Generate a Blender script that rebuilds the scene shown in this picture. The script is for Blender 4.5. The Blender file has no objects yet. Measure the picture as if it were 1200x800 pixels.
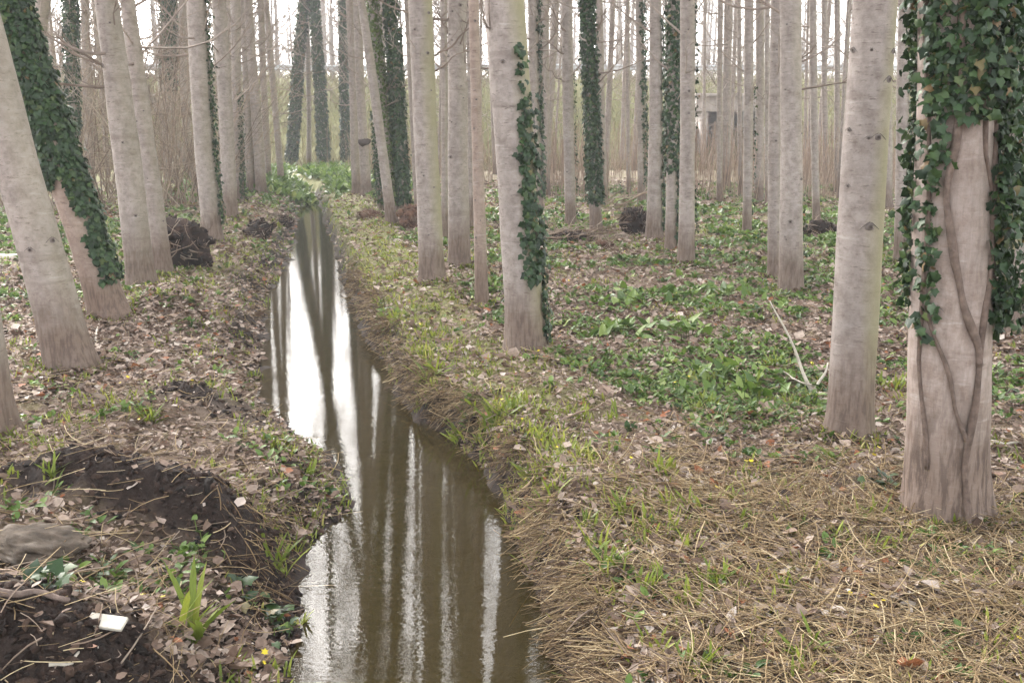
import bpy, math, random
import numpy as np
from mathutils import Vector, Matrix

# ------------------------------------------------------------------ camera, sky, sun, exposure
S = bpy.context.scene
COL = S.collection
CAM_H, PITCH, FPX = 1.6, math.radians(12.1), 1167.0
cam_d = bpy.data.cameras.new('camera'); cam = bpy.data.objects.new('camera', cam_d); COL.objects.link(cam)
cam.location = (0, 0, CAM_H); cam.rotation_euler = (math.pi/2 - PITCH, 0, 0)
cam_d.sensor_fit = 'HORIZONTAL'; cam_d.sensor_width = 36.0; cam_d.lens = 36.0*FPX/1200
cam_d.clip_start = 0.05; cam_d.clip_end = 2000
S.camera = cam
SUN_EL, SUN_AZ = math.radians(34), math.radians(-29)      # azimuth from +Y (ahead), negative = to the left
W = bpy.data.worlds.new('World'); S.world = W; W.use_nodes = True
nt = W.node_tree; nt.nodes.clear()
sky = nt.nodes.new('ShaderNodeTexSky'); sky.sky_type = 'NISHITA'; sky.sun_disc = False
sky.sun_elevation = SUN_EL; sky.sun_rotation = SUN_AZ; sky.air_density = 1.0; sky.dust_density = 4.0
hsv = nt.nodes.new('ShaderNodeHueSaturation'); hsv.inputs['Saturation'].default_value = 0.16
tint = nt.nodes.new('ShaderNodeMixRGB'); tint.blend_type = 'MULTIPLY'; tint.inputs[0].default_value = 1
tint.inputs[2].default_value = (1.0, 0.985, 0.965, 1)
bg = nt.nodes.new('ShaderNodeBackground'); bg.inputs[1].default_value = 0.15
wo = nt.nodes.new('ShaderNodeOutputWorld')
nt.links.new(sky.outputs[0], hsv.inputs['Color']); nt.links.new(hsv.outputs[0], tint.inputs[1])
nt.links.new(tint.outputs[0], bg.inputs[0]); nt.links.new(bg.outputs[0], wo.inputs[0])
sun_d = bpy.data.lights.new('sun', 'SUN'); sun_d.energy = 1.0; sun_d.angle = math.radians(14); sun_d.color = (1, .95, .88)
sun = bpy.data.objects.new('sun', sun_d); COL.objects.link(sun)
sd = Vector((math.sin(SUN_AZ)*math.cos(SUN_EL), math.cos(SUN_AZ)*math.cos(SUN_EL), math.sin(SUN_EL)))
sun.rotation_euler = (-sd).to_track_quat('-Z', 'Y').to_euler()
S.view_settings.view_transform = 'Standard'; S.view_settings.look = 'None'
S.view_settings.exposure = 2.6; S.view_settings.gamma = 1.0; S.view_settings.use_curve_mapping = False
S.cycles.use_denoising = True; S.cycles.use_adaptive_sampling = True; S.cycles.adaptive_threshold = .025
S.cycles.max_bounces = 5; S.cycles.diffuse_bounces = 2; S.cycles.glossy_bounces = 2
S.cycles.transmission_bounces = 2; S.cycles.volume_bounces = 0; S.cycles.transparent_max_bounces = 8

random.seed(7); RNG = np.random.default_rng(7)

# ------------------------------------------------------------------ noise and pixel -> world
def _hash(i, j, s):
    n = (i.astype(np.int64)*374761393 + j.astype(np.int64)*668265263 + s*982451653) & 0x7fffffff
    n = ((n ^ (n >> 13))*1274126177) & 0x7fffffff
    return ((n ^ (n >> 16)) & 0xffff)/65535.0
def vnoise(x, y, s=0):
    x = np.asarray(x, float); y = np.asarray(y, float)
    xi = np.floor(x); yi = np.floor(y); fx = x-xi; fy = y-yi
    fx = fx*fx*(3-2*fx); fy = fy*fy*(3-2*fy)
    xi = xi.astype(np.int64); yi = yi.astype(np.int64)
    a = _hash(xi, yi, s); b = _hash(xi+1, yi, s); c = _hash(xi, yi+1, s); d = _hash(xi+1, yi+1, s)
    return (a*(1-fx)+b*fx)*(1-fy) + (c*(1-fx)+d*fx)*fy
def fbm(x, y, s=0, o=4):
    t = 0; a = .5; n = 0
    for k in range(o):
        t = t + a*vnoise(x*2**k, y*2**k, s+k*17); n += a; a *= .5
    return t/n
def sst(a, b, x):
    t = np.clip((x-a)/(b-a), 0, 1); return t*t*(3-2*t)
CP, SP = math.cos(PITCH), math.sin(PITCH)
def ray(u, v):
    a = (u-600)/FPX; b = (400-v)/FPX
    return np.array([a, CP + b*SP, -SP + b*CP])
def plane_hit(u, v, z):
    d = ray(u, v); t = (z-CAM_H)/d[2]
    return np.array([0, 0, CAM_H]) + t*d
def at_y(u, v, Y):
    d = ray(u, v); t = Y/d[1]; return np.array([0, 0, CAM_H]) + t*d
def project(p):
    p = np.asarray(p, float); q = p - np.array([0, 0, CAM_H])
    f = q[..., 1]*CP - q[..., 2]*SP; up = q[..., 1]*SP + q[..., 2]*CP
    return 600+FPX*q[..., 0]/f, 400-FPX*up/f, f

# ------------------------------------------------------------------ terrain
WZ = -0.35
_L = [(338, 800), (352, 740), (350, 690), (352, 650), (372, 628), (412, 600), (402, 570), (385, 545), (335, 500), (303, 468), (306, 430), (311, 390), (314, 345), (338, 305), (346, 270), (350, 245), (360, 226)]
_R = [(668, 800), (655, 765), (640, 730), (622, 690), (608, 650), (597, 610), (588, 575), (548, 532), (490, 488), (463, 448), (436, 400), (410, 345), (396, 300), (383, 268), (378, 245), (372, 226)]
def _edge(pts):
    P = sorted([tuple(plane_hit(u, v, WZ)[:2][::-1]) for u, v in pts])
    ys = np.array([p[0] for p in P]); xs = np.array([p[1] for p in P])
    return ys, xs
LY, LX = _edge(_L); RY, RX = _edge(_R)
_ext = [(34, -7.6), (42, -8.5)]
LY = np.concatenate([[-6, 0.5], LY, [p[0] for p in _ext]]); LX = np.concatenate([[-0.75, -0.75], LX, [p[1]-.12 for p in _ext]])
RY = np.concatenate([[-6, 0.5], RY, [p[0] for p in _ext]]); RX = np.concatenate([[0.3, 0.3], RX, [p[1]+.12 for p in _ext]])
def xl(y): return np.interp(y, LY, LX)
def xr(y): return np.interp(y, RY, RX)
_m = lambda u, v: tuple(plane_hit(u, v, 0.05)[:2])
_h = lambda u, v, z: tuple(plane_hit(u, v, z)[:2])
RIDGE = [(*_h(70, 545, .18), .30, .13), (*_h(160, 545, .2), .36, .19), (*_h(255, 540, .22), .36, .22), (*_h(335, 552, .15), .28, .20), (*_h(10, 738, .12), .45, .10), (*_h(120, 742, .12), .35, .12)]   # steep towards the camera
MOUNDS = [ (*_m(225, 352), .9, .75, .22), (*_m(120, 770), .8, .40, .13),
          (*_m(40, 625), .30, .22, .10), (*_m(230, 462), .55, .35, .10), (*_m(300, 255), .6, 1.0, .16), (*_m(290, 410), .35, .6, .08), (*_m(520, 320), 1.2, 1.8, .06), (*_m(430, 270), .5, 2.2, .08)]
SOIL = [(*_m(110, 575), .42, .20, 1.2), (*_m(215, 580), .50, .20, 1.3), (*_m(320, 595), .42, .24, 1.3), (*_m(230, 462), .50, .22, .9), (*_m(90, 775), .75, .24, 1.5), (*_m(210, 345), .6, .35, .55), (*_m(375, 610), .25, .25, 1.0), (*_m(10, 690), .35, .2, .8), (*_m(330, 420), .25, .8, .5)]
def soil_mask(x, y):
    m = 0
    for cx, cy, rx, ry, h in SOIL:
        m = m + h*np.exp(-(((x-cx)/rx)**2 + ((y-cy)/ry)**2))
    return np.clip(m*(.45+1.1*fbm(x*6, y*6, 91, 2)), 0, 1)
def terrain(x, y):
    x = np.asarray(x, float); y = np.asarray(y, float)
    j = (fbm(x*2.6, y*2.6, 5, 3)-.5)*.26*np.clip(y/6, .6, 1)
    dl = xl(y)-x+j; dr = x-xr(y)+j
    far = sst(30, 36, y)
    z = (fbm(x*.35, y*.35, 1, 2)-.5)*.16 + (fbm(x*2.2, y*2.2, 2, 3)-.5)*.09
    near = np.clip(1.25-y/14, 0, 1)
    z = z + (fbm(x*11, y*11, 3, 2)-.5)*.045*near
    for cx, cy, rx, ry, h in MOUNDS:
        z = z + h*np.exp(-(((x-cx)/rx)**2 + ((y-cy)/ry)**2))
    for cx, cy, rx, h in RIDGE:
        dy = y-cy; z = z + h*np.exp(-((x-cx)/rx)**2 - (dy/np.where(dy > 0, .42, .15))**2)
    sm = soil_mask(x, y)
    z = z + sm*((fbm(x*13, y*13, 8, 3)-.5)*.13 + (vnoise(x*38, y*38, 9)-.5)*.03)
    # banks
    rise_l = sst(0.0, .48, dl)*(.72+.28*sst(.4, 1.0, dl)); rise_r = sst(-.02, .17, dr)*(.80+.20*sst(.2, .9, dr))
    rise = np.where(dl > 0, rise_l, np.where(dr > 0, rise_r, 0))
    ins = np.minimum(-dl, -dr)
    bed = WZ - .20*sst(0, .28, ins) + (fbm(x*6, y*6, 12, 2)-.5)*.03
    out = WZ + (z-WZ)*rise
    chan = np.where((dl > 0) | (dr > 0), out, bed)
    z0 = chan*(1-far) + z*far
    # road embankment far behind
    e = sst(41, 52.5, y + (fbm(x*.12, y*.12, 20, 2)-.5)*3)*(1-sst(62, 74, y))
    return z0 + 4.05*e
def hit(u, v):
    d = ray(u, v); t = np.concatenate([np.linspace(1.5, 12, 1500), np.linspace(12, 70, 2500)])
    P = d[None, :]*t[:, None]; P[:, 2] += CAM_H
    below = P[:, 2] < terrain(P[:, 0], P[:, 1])
    k = int(np.argmax(below)); return P[k] if below.any() else P[-1]

# ------------------------------------------------------------------ mesh helpers
def mesh(name, V, F, mat=None, rnd=None, smooth=False):
    """V (n,3); F: array (m,3|4) or list of tuples"""
    me = bpy.data.meshes.new(name)
    if isinstance(F, np.ndarray):
        V = np.ascontiguousarray(V, dtype=np.float32); F = np.ascontiguousarray(F, dtype=np.int32)
        m, k = F.shape
        me.vertices.add(len(V)); me.vertices.foreach_set('co', V.ravel())
        me.loops.add(m*k); me.loops.foreach_set('vertex_index', F.ravel())
        me.polygons.add(m); me.polygons.foreach_set('loop_start', np.arange(0, m*k, k, dtype=np.int32))
        me.update(calc_edges=True)
    else:
        me.from_pydata([tuple(map(float, v)) for v in V], [], F); me.update()
    if rnd is not None:
        a = me.attributes.new('rnd', 'FLOAT', 'POINT'); a.data.foreach_set('value', np.ascontiguousarray(rnd, dtype=np.float32))
    if smooth: me.polygons.foreach_set('use_smooth', np.ones(len(me.polygons), dtype=bool))
    if mat: me.materials.append(mat)
    return me
def ob(name, me, parent=None, loc=None, kind=None):
    o = bpy.data.objects.new(name, me); COL.objects.link(o)
    if parent: o.parent = parent
    if loc is not None: o.location = tuple(map(float, loc))
    if kind: o['kind'] = kind
    return o
def tag(o, label, cat, group=None):
    o['label'] = label; o['category'] = cat
    if group: o['group'] = group
    return o
def thing(name, label, cat, loc=(0, 0, 0), group=None):
    return tag(ob(name, None, loc=loc), label, cat, group)
def tube(pts, rad, sides=6, cap=True, phase=0.0):
    pts = np.asarray(pts, float); rad = np.broadcast_to(np.asarray(rad, float), (len(pts),))
    n = len(pts); T = np.gradient(pts, axis=0); T /= np.linalg.norm(T, axis=1)[:, None]+1e-9
    ref = np.array([0, 0, 1.]) if abs(T[:, 2]).mean() < .8 else np.array([0, 1., 0])
    A = np.cross(T, ref); A /= np.linalg.norm(A, axis=1)[:, None]+1e-9; B = np.cross(T, A)
    an = np.linspace(0, 2*math.pi, sides, endpoint=False)+phase
    V = pts[:, None, :] + rad[:, None, None]*(np.cos(an)[None, :, None]*A[:, None, :] + np.sin(an)[None, :, None]*B[:, None, :])
    V = V.reshape(-1, 3); i = np.arange(n-1)[:, None]*sides; j = np.arange(sides)[None, :]; j2 = (j+1) % sides
    F = np.stack([i+j, i+j2, i+sides+j2, i+sides+j], -1).reshape(-1, 4)
    if cap:
        V = np.vstack([V, pts[0], pts[-1]]); c0 = n*sides; c1 = c0+1
        jj = np.arange(sides); e = (n-1)*sides
        F = np.vstack([F, np.stack([jj*0+c0, (jj+1) % sides, jj, jj*0+c0], -1), np.stack([jj*0+c1, e+jj, e+(jj+1) % sides, jj*0+c1], -1)])
        # degenerate quads become triangles
    return V, F
class Bag:
    def __init__(s): s.V = []; s.F = []; s.R = []; s.n = 0
    def add(s, V, F, r=None):
        s.V.append(V); s.F.append(np.asarray(F)+s.n); s.n += len(V)
        s.R.append(np.full(len(V), random.random() if r is None else r))
    def mesh(s, name, mat, smooth=True):
        V = np.vstack(s.V); F = np.vstack(s.F)
        tri = F[:, 0] == F[:, 3]
        fl = [tuple(f) for f in F[~tri].tolist()] + [tuple(f[:3]) for f in F[tri].tolist()]
        if not tri.any(): return mesh(name, V, F, mat, np.concatenate(s.R), smooth)
        return mesh(name, V, fl, mat, np.concatenate(s.R), smooth)
def rots(yaw, pitch, roll):
    cy, sy, cp, sp, cr, sr = np.cos(yaw), np.sin(yaw), np.cos(pitch), np.sin(pitch), np.cos(roll), np.sin(roll)
    R = np.empty((len(yaw), 3, 3))      # Rz(yaw) Rx(pitch) Ry(roll); template points along +Y
    R[:, 0, 0] = cy*cr - sy*sp*sr; R[:, 0, 1] = -sy*cp; R[:, 0, 2] = cy*sr + sy*sp*cr
    R[:, 1, 0] = sy*cr + cy*sp*sr; R[:, 1, 1] = cy*cp; R[:, 1, 2] = sy*sr - cy*sp*cr
    R[:, 2, 0] = -cp*sr; R[:, 2, 1] = sp; R[:, 2, 2] = cp*cr
    return R
def scatter(name, tv, tf, pos, R, sc, rnd, mat, smooth=False):
    tv = np.asarray(tv, float); tf = np.asarray(tf, int); n = len(pos); k = len(tv)
    sc = np.asarray(sc, float); sc = sc[:, None]*np.ones(3) if sc.ndim == 1 else sc
    V = np.einsum('nij,nkj->nki', R, tv[None]*sc[:, None, :]) + pos[:, None, :]
    F = (tf[None] + (np.arange(n)*k)[:, None, None]).reshape(-1, tf.shape[1])
    return mesh(name, V.reshape(-1, 3), F, mat, np.repeat(rnd, k), smooth)
def join_scatters(name, parts, mat):
    V = []; F = []; R = []; n = 0
    for tv, tf, pos, Rm, sc, rnd in parts:
        tv = np.asarray(tv, float); tf = np.asarray(tf, int); k = len(tv); sc = np.asarray(sc, float)
        sc = sc[:, None]*np.ones(3) if sc.ndim == 1 else sc
        V.append((np.einsum('nij,nkj->nki', Rm, tv[None]*sc[:, None, :]) + pos[:, None, :]).reshape(-1, 3))
        F.append((tf[None] + (np.arange(len(pos))*k)[:, None, None]).reshape(-1, 3)+n); n += len(pos)*k
        R.append(np.repeat(rnd, k))
    return mesh(name, np.vstack(V), np.vstack(F), mat, np.concatenate(R))

# leaf and blade templates (lie in XY, point along +Y)
LEAF_V = [(0, 0, 0), (-.36, .22, .09), (-.30, .62, .12), (0, 1, .02), (.34, .60, .05), (.38, .24, .11), (0, .45, -.03)]
LEAF_F = [(0, 6, 1), (1, 6, 2), (2, 6, 3), (3, 6, 4), (4, 6, 5), (5, 6, 0)]
OVAL_V = [(0, 0, 0), (-.24, .35, .07), (-.2, .72, .04), (0, 1, -.08), (.2, .72, .04), (.24, .35, .07), (0, .5, 0)]
IVY_V = [(0, 0, 0), (-.32, -.12, .03), (-.36, .14, .04), (-.50, .36, -.06), (-.29, .52, .03), (0, .95, -.14), (.29, .52, .0), (.48, .32, -.10), (.36, .14, .04), (.32, -.12, .03), (0, .33, .08)]
IVY_F = [(10, (i+1) % 10, i) for i in range(10)]
DIA_V = [(0, 0, 0), (-.42, .4, .1), (0, 1, -.05), (.42, .4, .1)]
DIA_F = [(0, 2, 1), (0, 3, 2)]
def blade_t(curve=.3, w=.5):
    V = []; 
    for i, t in enumerate((0, .4, .75)):
        ww = w*(1-.25*t); V += [(-ww, t, curve*t*t), (ww, t, curve*t*t)]
    V.append((0, 1, curve)); return V, [(0, 1, 3), (0, 3, 2), (2, 3, 5), (2, 5, 4), (4, 5, 6)]
def straw_t(bend):
    V = []
    for t in (0, .35, .7, 1.0):
        V += [(-.5+bend*t*t, t, .02), (.5+bend*t*t, t, .02), (bend*t*t, t, .9 - .4*t)]
    F = []
    for i in range(3):
        a = i*3
        for k in range(3):
            k2 = (k+1) % 3; F += [(a+k, a+k2, a+3+k2), (a+k, a+3+k2, a+3+k)]
    return V, F

# ------------------------------------------------------------------ materials
def newmat(name):
    m = bpy.data.materials.new(name); m.use_nodes = True; t = m.node_tree; t.nodes.clear()
    o = t.nodes.new('ShaderNodeOutputMaterial'); return m, t, o
def N(t, typ, **kw):
    n = t.nodes.new(typ)
    for k, v in kw.items():
        if isinstance(v, (tuple, list, float, int)) and k in n.inputs: n.inputs[k].default_value = v
        else: setattr(n, k, v)
    return n
def ramp(t, stops, fac=None, interp='LINEAR'):
    r = t.nodes.new('ShaderNodeValToRGB'); r.color_ramp.interpolation = interp
    e = r.color_ramp.elements
    while len(e) > 1: e.remove(e[-1])
    for i, (p, c) in enumerate(stops):
        q = e[0] if i == 0 else e.new(p)
        q.position = p; q.color = (*c, 1) if len(c) == 3 else c
    if fac is not None: t.links.new(fac, r.inputs[0])
    return r
def mix(t, f, a, b, typ='MIX'):
    m = t.nodes.new('ShaderNodeMixRGB'); m.blend_type = typ
    for i, v in ((0, f), (1, a), (2, b)):
        if isinstance(v, (int, float)): m.inputs[i].default_value = v
        elif isinstance(v, tuple): m.inputs[i].default_value = (*v, 1)
        else: t.links.new(v, m.inputs[i])
    return m.outputs[0]
def noise(t, scale, detail=3, rough=.55, vec=None, dist=0):
    n = N(t, 'ShaderNodeTexNoise'); n.inputs['Scale'].default_value = scale; n.inputs['Detail'].default_value = detail
    n.inputs['Roughness'].default_value = rough; n.inputs['Distortion'].default_value = dist
    if vec is not None: t.links.new(vec, n.inputs['Vector'])
    return n.outputs['Fac']
def leafmat(name, stops, rough=.6, trans=0.0, spec=.3, nscale=25, namp=.35, bump=0.0):
    m, t, o = newmat(name)
    at = N(t, 'ShaderNodeAttribute', attribute_name='rnd')
    r = ramp(t, stops, at.outputs['Fac'])
    tc = N(t, 'ShaderNodeTexCoord')
    nz = noise(t, nscale, 3, .6, tc.outputs['Object'])
    r2 = ramp(t, [(.3, (1-namp,)*3), (.7, (1+namp*.6,)*3)], nz)
    c = mix(t, 1.0, r.outputs[0], r2.outputs[0], 'MULTIPLY')
    b = N(t, 'ShaderNodeBsdfPrincipled'); b.inputs['Roughness'].default_value = rough; b.inputs['Specular IOR Level'].default_value = spec
    t.links.new(c, b.inputs['Base Color'])
    if bump:
        bp = N(t, 'ShaderNodeBump'); bp.inputs['Strength'].default_value = bump; bp.inputs['Distance'].default_value = .01
        t.links.new(noise(t, nscale*4, 4, .6, tc.outputs['Object']), bp.inputs['Height']); t.links.new(bp.outputs[0], b.inputs['Normal'])
    if trans:
        tr = N(t, 'ShaderNodeBsdfTranslucent'); t.links.new(c, tr.inputs[0])
        mx = N(t, 'ShaderNodeMixShader'); mx.inputs[0].default_value = trans
        t.links.new(b.outputs[0], mx.inputs[1]); t.links.new(tr.outputs[0], mx.inputs[2]); t.links.new(mx.outputs[0], o.inputs[0])
    else: t.links.new(b.outputs[0], o.inputs[0])
    return m

def barkmat(name, base=(.308, .268, .247), dark=(.152, .122, .108), algae=.22, foot=(.16, .11, .082), lent=.85, fiss=0.0):
    m, t, o = newmat(name)
    tc = N(t, 'ShaderNodeTexCoord'); oi = N(t, 'ShaderNodeObjectInfo')
    off = N(t, 'ShaderNodeVectorMath', operation='SCALE'); cmb = N(t, 'ShaderNodeCombineXYZ')
    for i in range(3): t.links.new(oi.outputs['Random'], cmb.inputs[i])
    t.links.new(cmb.outputs[0], off.inputs[0]); off.inputs['Scale'].default_value = 37.0
    P = N(t, 'ShaderNodeVectorMath', operation='ADD'); t.links.new(tc.outputs['Object'], P.inputs[0]); t.links.new(off.outputs[0], P.inputs[1])
    P = P.outputs[0]
    def stretch(v):
        mp = N(t, 'ShaderNodeMapping'); mp.inputs['Scale'].default_value = v; t.links.new(P, mp.inputs[0]); return mp.outputs[0]
    sep = N(t, 'ShaderNodeSeparateXYZ'); t.links.new(tc.outputs['Object'], sep.inputs[0])
    big = noise(t, 2.2, 3, .6, P)
    c = mix(t, ramp(t, [(.32, (0,)*3), (.72, (1,)*3)], big).outputs[0], base, tuple(min(1, v*1.32) for v in base))
    mott = noise(t, 14, 5, .7, P)
    c = mix(t, ramp(t, [(.40, (.0,)*3), (.66, (.62,)*3)], mott).outputs[0], c, dark)
    # fine horizontal lenticel rows and rings
    ln = noise(t, 1, 4, .75, stretch((13, 13, 62)))
    lmask = ramp(t, [(.58, (0,)*3), (.66, (lent,)*3)], ln).outputs[0]
    c = mix(t, lmask, c, dark)
    rg = noise(t, 1, 2, .5, stretch((1.2, 1.2, 11)))
    c = mix(t, ramp(t, [(.60, (0,)*3), (.68, (.38,)*3)], rg).outputs[0], c, dark)
    lt = noise(t, 1, 3, .6, stretch((6, 6, 40)))
    c = mix(t, ramp(t, [(.60, (0,)*3), (.75, (.5,)*3)], lt).outputs[0], c, (.52, .47, .44))
    # green algae on the damp (right hand) side
    geo = N(t, 'ShaderNodeNewGeometry'); sn = N(t, 'ShaderNodeSeparateXYZ'); t.links.new(geo.outputs['Normal'], sn.inputs[0])
    ag = N(t, 'ShaderNodeMath', operation='MULTIPLY_ADD'); t.links.new(sn.outputs[0], ag.inputs[0]); ag.inputs[1].default_value = .55; t.links.new(noise(t, 1.6, 3, .6, stretch((1, 1, .35))), ag.inputs[2])
    agm = ramp(t, [(.46, (0,)*3), (.92, (algae*1.25,)*3)], ag.outputs[0]).outputs[0]
    c = mix(t, agm, c, (.27, .255, .135))
    # brown, fissured foot
    fz = N(t, 'ShaderNodeMath', operation='MULTIPLY_ADD'); t.links.new(noise(t, 5, 3, .6, stretch((1, 1, .5))), fz.inputs[0]); fz.inputs[1].default_value = -.5; t.links.new(sep.outputs[2], fz.inputs[2])
    fm = ramp(t, [(-.0, (.75,)*3), (.12, (.42,)*3), (.38, (0,)*3)], fz.outputs[0]).outputs[0]
    c = mix(t, fm, c, foot)
    vf = noise(t, 1, 4, .65, stretch((46, 46, 7)))
    vm = ramp(t, [(.42, (1,)*3), (.56, (0,)*3)], vf).outputs[0]
    fm2 = ramp(t, [(0, (.6,)*3), (.10, (.32,)*3), (.30, (0,)*3)], fz.outputs[0]).outputs[0]
    fm2 = mix(t, 1.0, fm2, (fiss,)*3, 'ADD')
    c = mix(t, mix(t, 1.0, vm, fm2, 'MULTIPLY'), c, (.085, .06, .048))
    b = N(t, 'ShaderNodeBsdfPrincipled'); b.inputs['Roughness'].default_value = .8; b.inputs['Specular IOR Level'].default_value = .25
    t.links.new(c, b.inputs['Base Color'])
    h1 = mix(t, 1.0, mix(t, .5, ln, mott), mix(t, 1.0, vf, fm2, 'MULTIPLY'), 'ADD')
    bp = N(t, 'ShaderNodeBump'); bp.inputs['Strength'].default_value = .55; bp.inputs['Distance'].default_value = .012
    t.links.new(h1, bp.inputs['Height']); t.links.new(bp.outputs[0], b.inputs['Normal']); t.links.new(b.outputs[0], o.inputs[0])
    return m
BARK = barkmat('poplar_bark'); BARK_G = barkmat('poplar_bark_algae', algae=.62); BARK_B = barkmat('poplar_bark_brown', base=(.30, .235, .20), dark=(.17, .12, .10), algae=.15)
BARK_O = barkmat('foreground_bark', base=(.315, .262, .235), dark=(.165, .112, .088), algae=.1, foot=(.17, .12, .092), lent=.3, fiss=.22)
BARK_FAR = barkmat('poplar_bark_far', base=(.29, .25, .225), algae=.25)
TWIG = leafmat('twig_bark', [(0, (.20, .155, .125)), (.6, (.30, .245, .21)), (1, (.40, .345, .30))], .85, 0, .2, 8, .25)
SHRUB = leafmat('shrub_twigs', [(0, (.16, .115, .085)), (.5, (.27, .20, .15)), (1, (.42, .35, .28))], .85, 0, .2, 8, .25)
PALE = leafmat('pale_dead_wood', [(0, (.46, .41, .34)), (1, (.56, .51, .44))], .8, 0, .2, 18, .3, .3)
KNOT = leafmat('knot_scar', [(0, (.05, .038, .032)), (.35, (.12, .098, .088)), (1, (.27, .235, .22))], .9, 0, .15, 60, .4, .3)
IVY = leafmat('ivy_leaf', [(0, (.012, .028, .012)), (.45, (.026, .060, .020)), (.8, (.055, .098, .028)), (.93, (.10, .13, .045)), (1, (.20, .13, .06))], .45, .12, .32, 30, .35)
IVY_YG = leafmat('mossy_ivy', [(0, (.045, .075, .015)), (.6, (.09, .14, .025)), (1, (.17, .21, .05))], .5, .15, .35, 30, .35)
VINE = leafmat('ivy_stem', [(0, (.12, .085, .068)), (1, (.21, .16, .135))], .9, 0, .2, 30, .4, .6)
LITTER = leafmat('dead_leaves', [(0, (.04, .024, .016)), (.25, (.12, .075, .052)), (.55, (.25, .178, .135)), (.82, (.41, .325, .265)), (.965, (.56, .49, .43)), (1, (.28, .11, .05))], .75, .12, .3, 40, .3, .2)
STRAW = leafmat('dry_grass', [(0, (.06, .035, .02)), (.35, (.20, .13, .065)), (.75, (.41, .30, .16)), (1, (.58, .47, .29))], .7, .1, .3, 20, .25)
GRASS = leafmat('fresh_grass', [(0, (.07, .11, .014)), (.45, (.18, .235, .03)), (.8, (.31, .335, .05)), (1, (.40, .36, .11))], .5, .35, .35, 12, .25)
HERB = leafmat('herb_leaves', [(0, (.03, .07, .014)), (.5, (.10, .175, .03)), (.85, (.18, .265, .055)), (1, (.29, .34, .10))], .45, .25, .4, 15, .3)
MOSSG = leafmat('moss_grass', [(0, (.08, .085, .02)), (.5, (.20, .20, .045)), (1, (.33, .31, .12))], .7, .25, .25, 12, .3)
YELLOW = leafmat('yellow_petals', [(0, (.70, .55, .02)), (1, (.85, .70, .05))], .4, .1, .3, 12, .1)
SOILM = leafmat('dark_soil', [(0, (.012, .008, .006)), (.6, (.038, .022, .016)), (1, (.088, .054, .038))], .85, 0, .3, 55, .5, .9)
REED = leafmat('dry_reed', [(0, (.20, .135, .10)), (.5, (.31, .225, .17)), (1, (.42, .33, .26))], .75, .1, .2, 5, .25)
FARWOOD = leafmat('far_wood', [(0, (.26, .22, .20)), (1, (.38, .34, .32))], .9, 0, .1, 3, .2)
STONE = leafmat('grey_stone', [(0, (.07, .055, .042)), (.5, (.105, .082, .062)), (1, (.19, .16, .132))], .9, 0, .2, 14, .5, .8)
CONC = leafmat('concrete', [(0, (.40, .36, .34)), (1, (.48, .44, .42))], .9, 0, .2, 4, .25, .3)
STEEL = leafmat('galvanised_steel', [(0, (.42, .43, .45)), (1, (.55, .56, .58))], .45, 0, .5, 6, .15)
STEEL.node_tree.nodes['Principled BSDF'].inputs['Metallic'].default_value = .6
EMBM = leafmat('rough_bank_grass', [(0, (.10, .085, .035)), (.5, (.17, .15, .06)), (1, (.26, .23, .11))], .7, .2, .2, 6, .3)
ASPH = leafmat('asphalt', [(0, (.05, .05, .05)), (1, (.06, .06, .06))], .9, 0, .2, 20, .3, .4)
BOARDM = leafmat('pale_board', [(0, (.55, .52, .44)), (1, (.62, .58, .50))], .8, 0, .2, 30, .2, .3)
REDWOOD = leafmat('rotten_wood', [(0, (.10, .055, .04)), (.6, (.18, .10, .07)), (1, (.27, .17, .12))], .9, 0, .2, 22, .5, .7)

def groundmat():
    m, t, o = newmat('woodland_floor')
    tc = N(t, 'ShaderNodeTexCoord'); P = tc.outputs['Object']
    a = N(t, 'ShaderNodeAttribute', attribute_name='rnd')          # 0 litter .. 1 bare soil
    g = N(t, 'ShaderNodeAttribute', attribute_name='green')
    n1 = noise(t, 28, 6, .7, P); n2 = noise(t, 3.0, 4, .6, P); n3 = noise(t, 90, 4, .7, P)
    lit = ramp(t, [(.25, (.05, .032, .023)), (.45, (.13, .09, .066)), (.62, (.24, .18, .14)), (.8, (.38, .30, .24))], n1).outputs[0]
    lit = mix(t, ramp(t, [(.35, (0,)*3), (.65, (.6,)*3)], n2).outputs[0], lit, mix(t, n3, (.08, .053, .035), (.32, .24, .15)))
    gr = ramp(t, [(.3, (.09, .10, .03)), (.5, (.17, .18, .05)), (.75, (.28, .27, .10))], n1).outputs[0]
    gm = N(t, 'ShaderNodeMath', operation='MULTIPLY_ADD'); t.links.new(n2, gm.inputs[0]); gm.inputs[1].default_value = .8
    g2 = N(t, 'ShaderNodeMath', operation='SUBTRACT'); t.links.new(g.outputs['Fac'], g2.inputs[0]); g2.inputs[1].default_value = .4
    t.links.new(g2.outputs[0], gm.inputs[2])
    c = mix(t, ramp(t, [(.30, (0,)*3), (.60, (.85,)*3)], gm.outputs[0]).outputs[0], lit, gr)
    so = ramp(t, [(.3, (.010, .0065, .005)), (.6, (.034, .022, .017)), (.8, (.07, .047, .037))], n1).outputs[0]
    c = mix(t, a.outputs['Fac'], c, so)
    b = N(t, 'ShaderNodeBsdfPrincipled'); b.inputs['Roughness'].default_value = .85; b.inputs['Specular IOR Level'].default_value = .25
    t.links.new(c, b.inputs['Base Color'])
    bp = N(t, 'ShaderNodeBump'); bp.inputs['Strength'].default_value = .8; bp.inputs['Distance'].default_value = .03
    t.links.new(mix(t, .5, n1, n3), bp.inputs['Height']); t.links.new(bp.outputs[0], b.inputs['Normal']); t.links.new(b.outputs[0], o.inputs[0])
    return m
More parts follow.
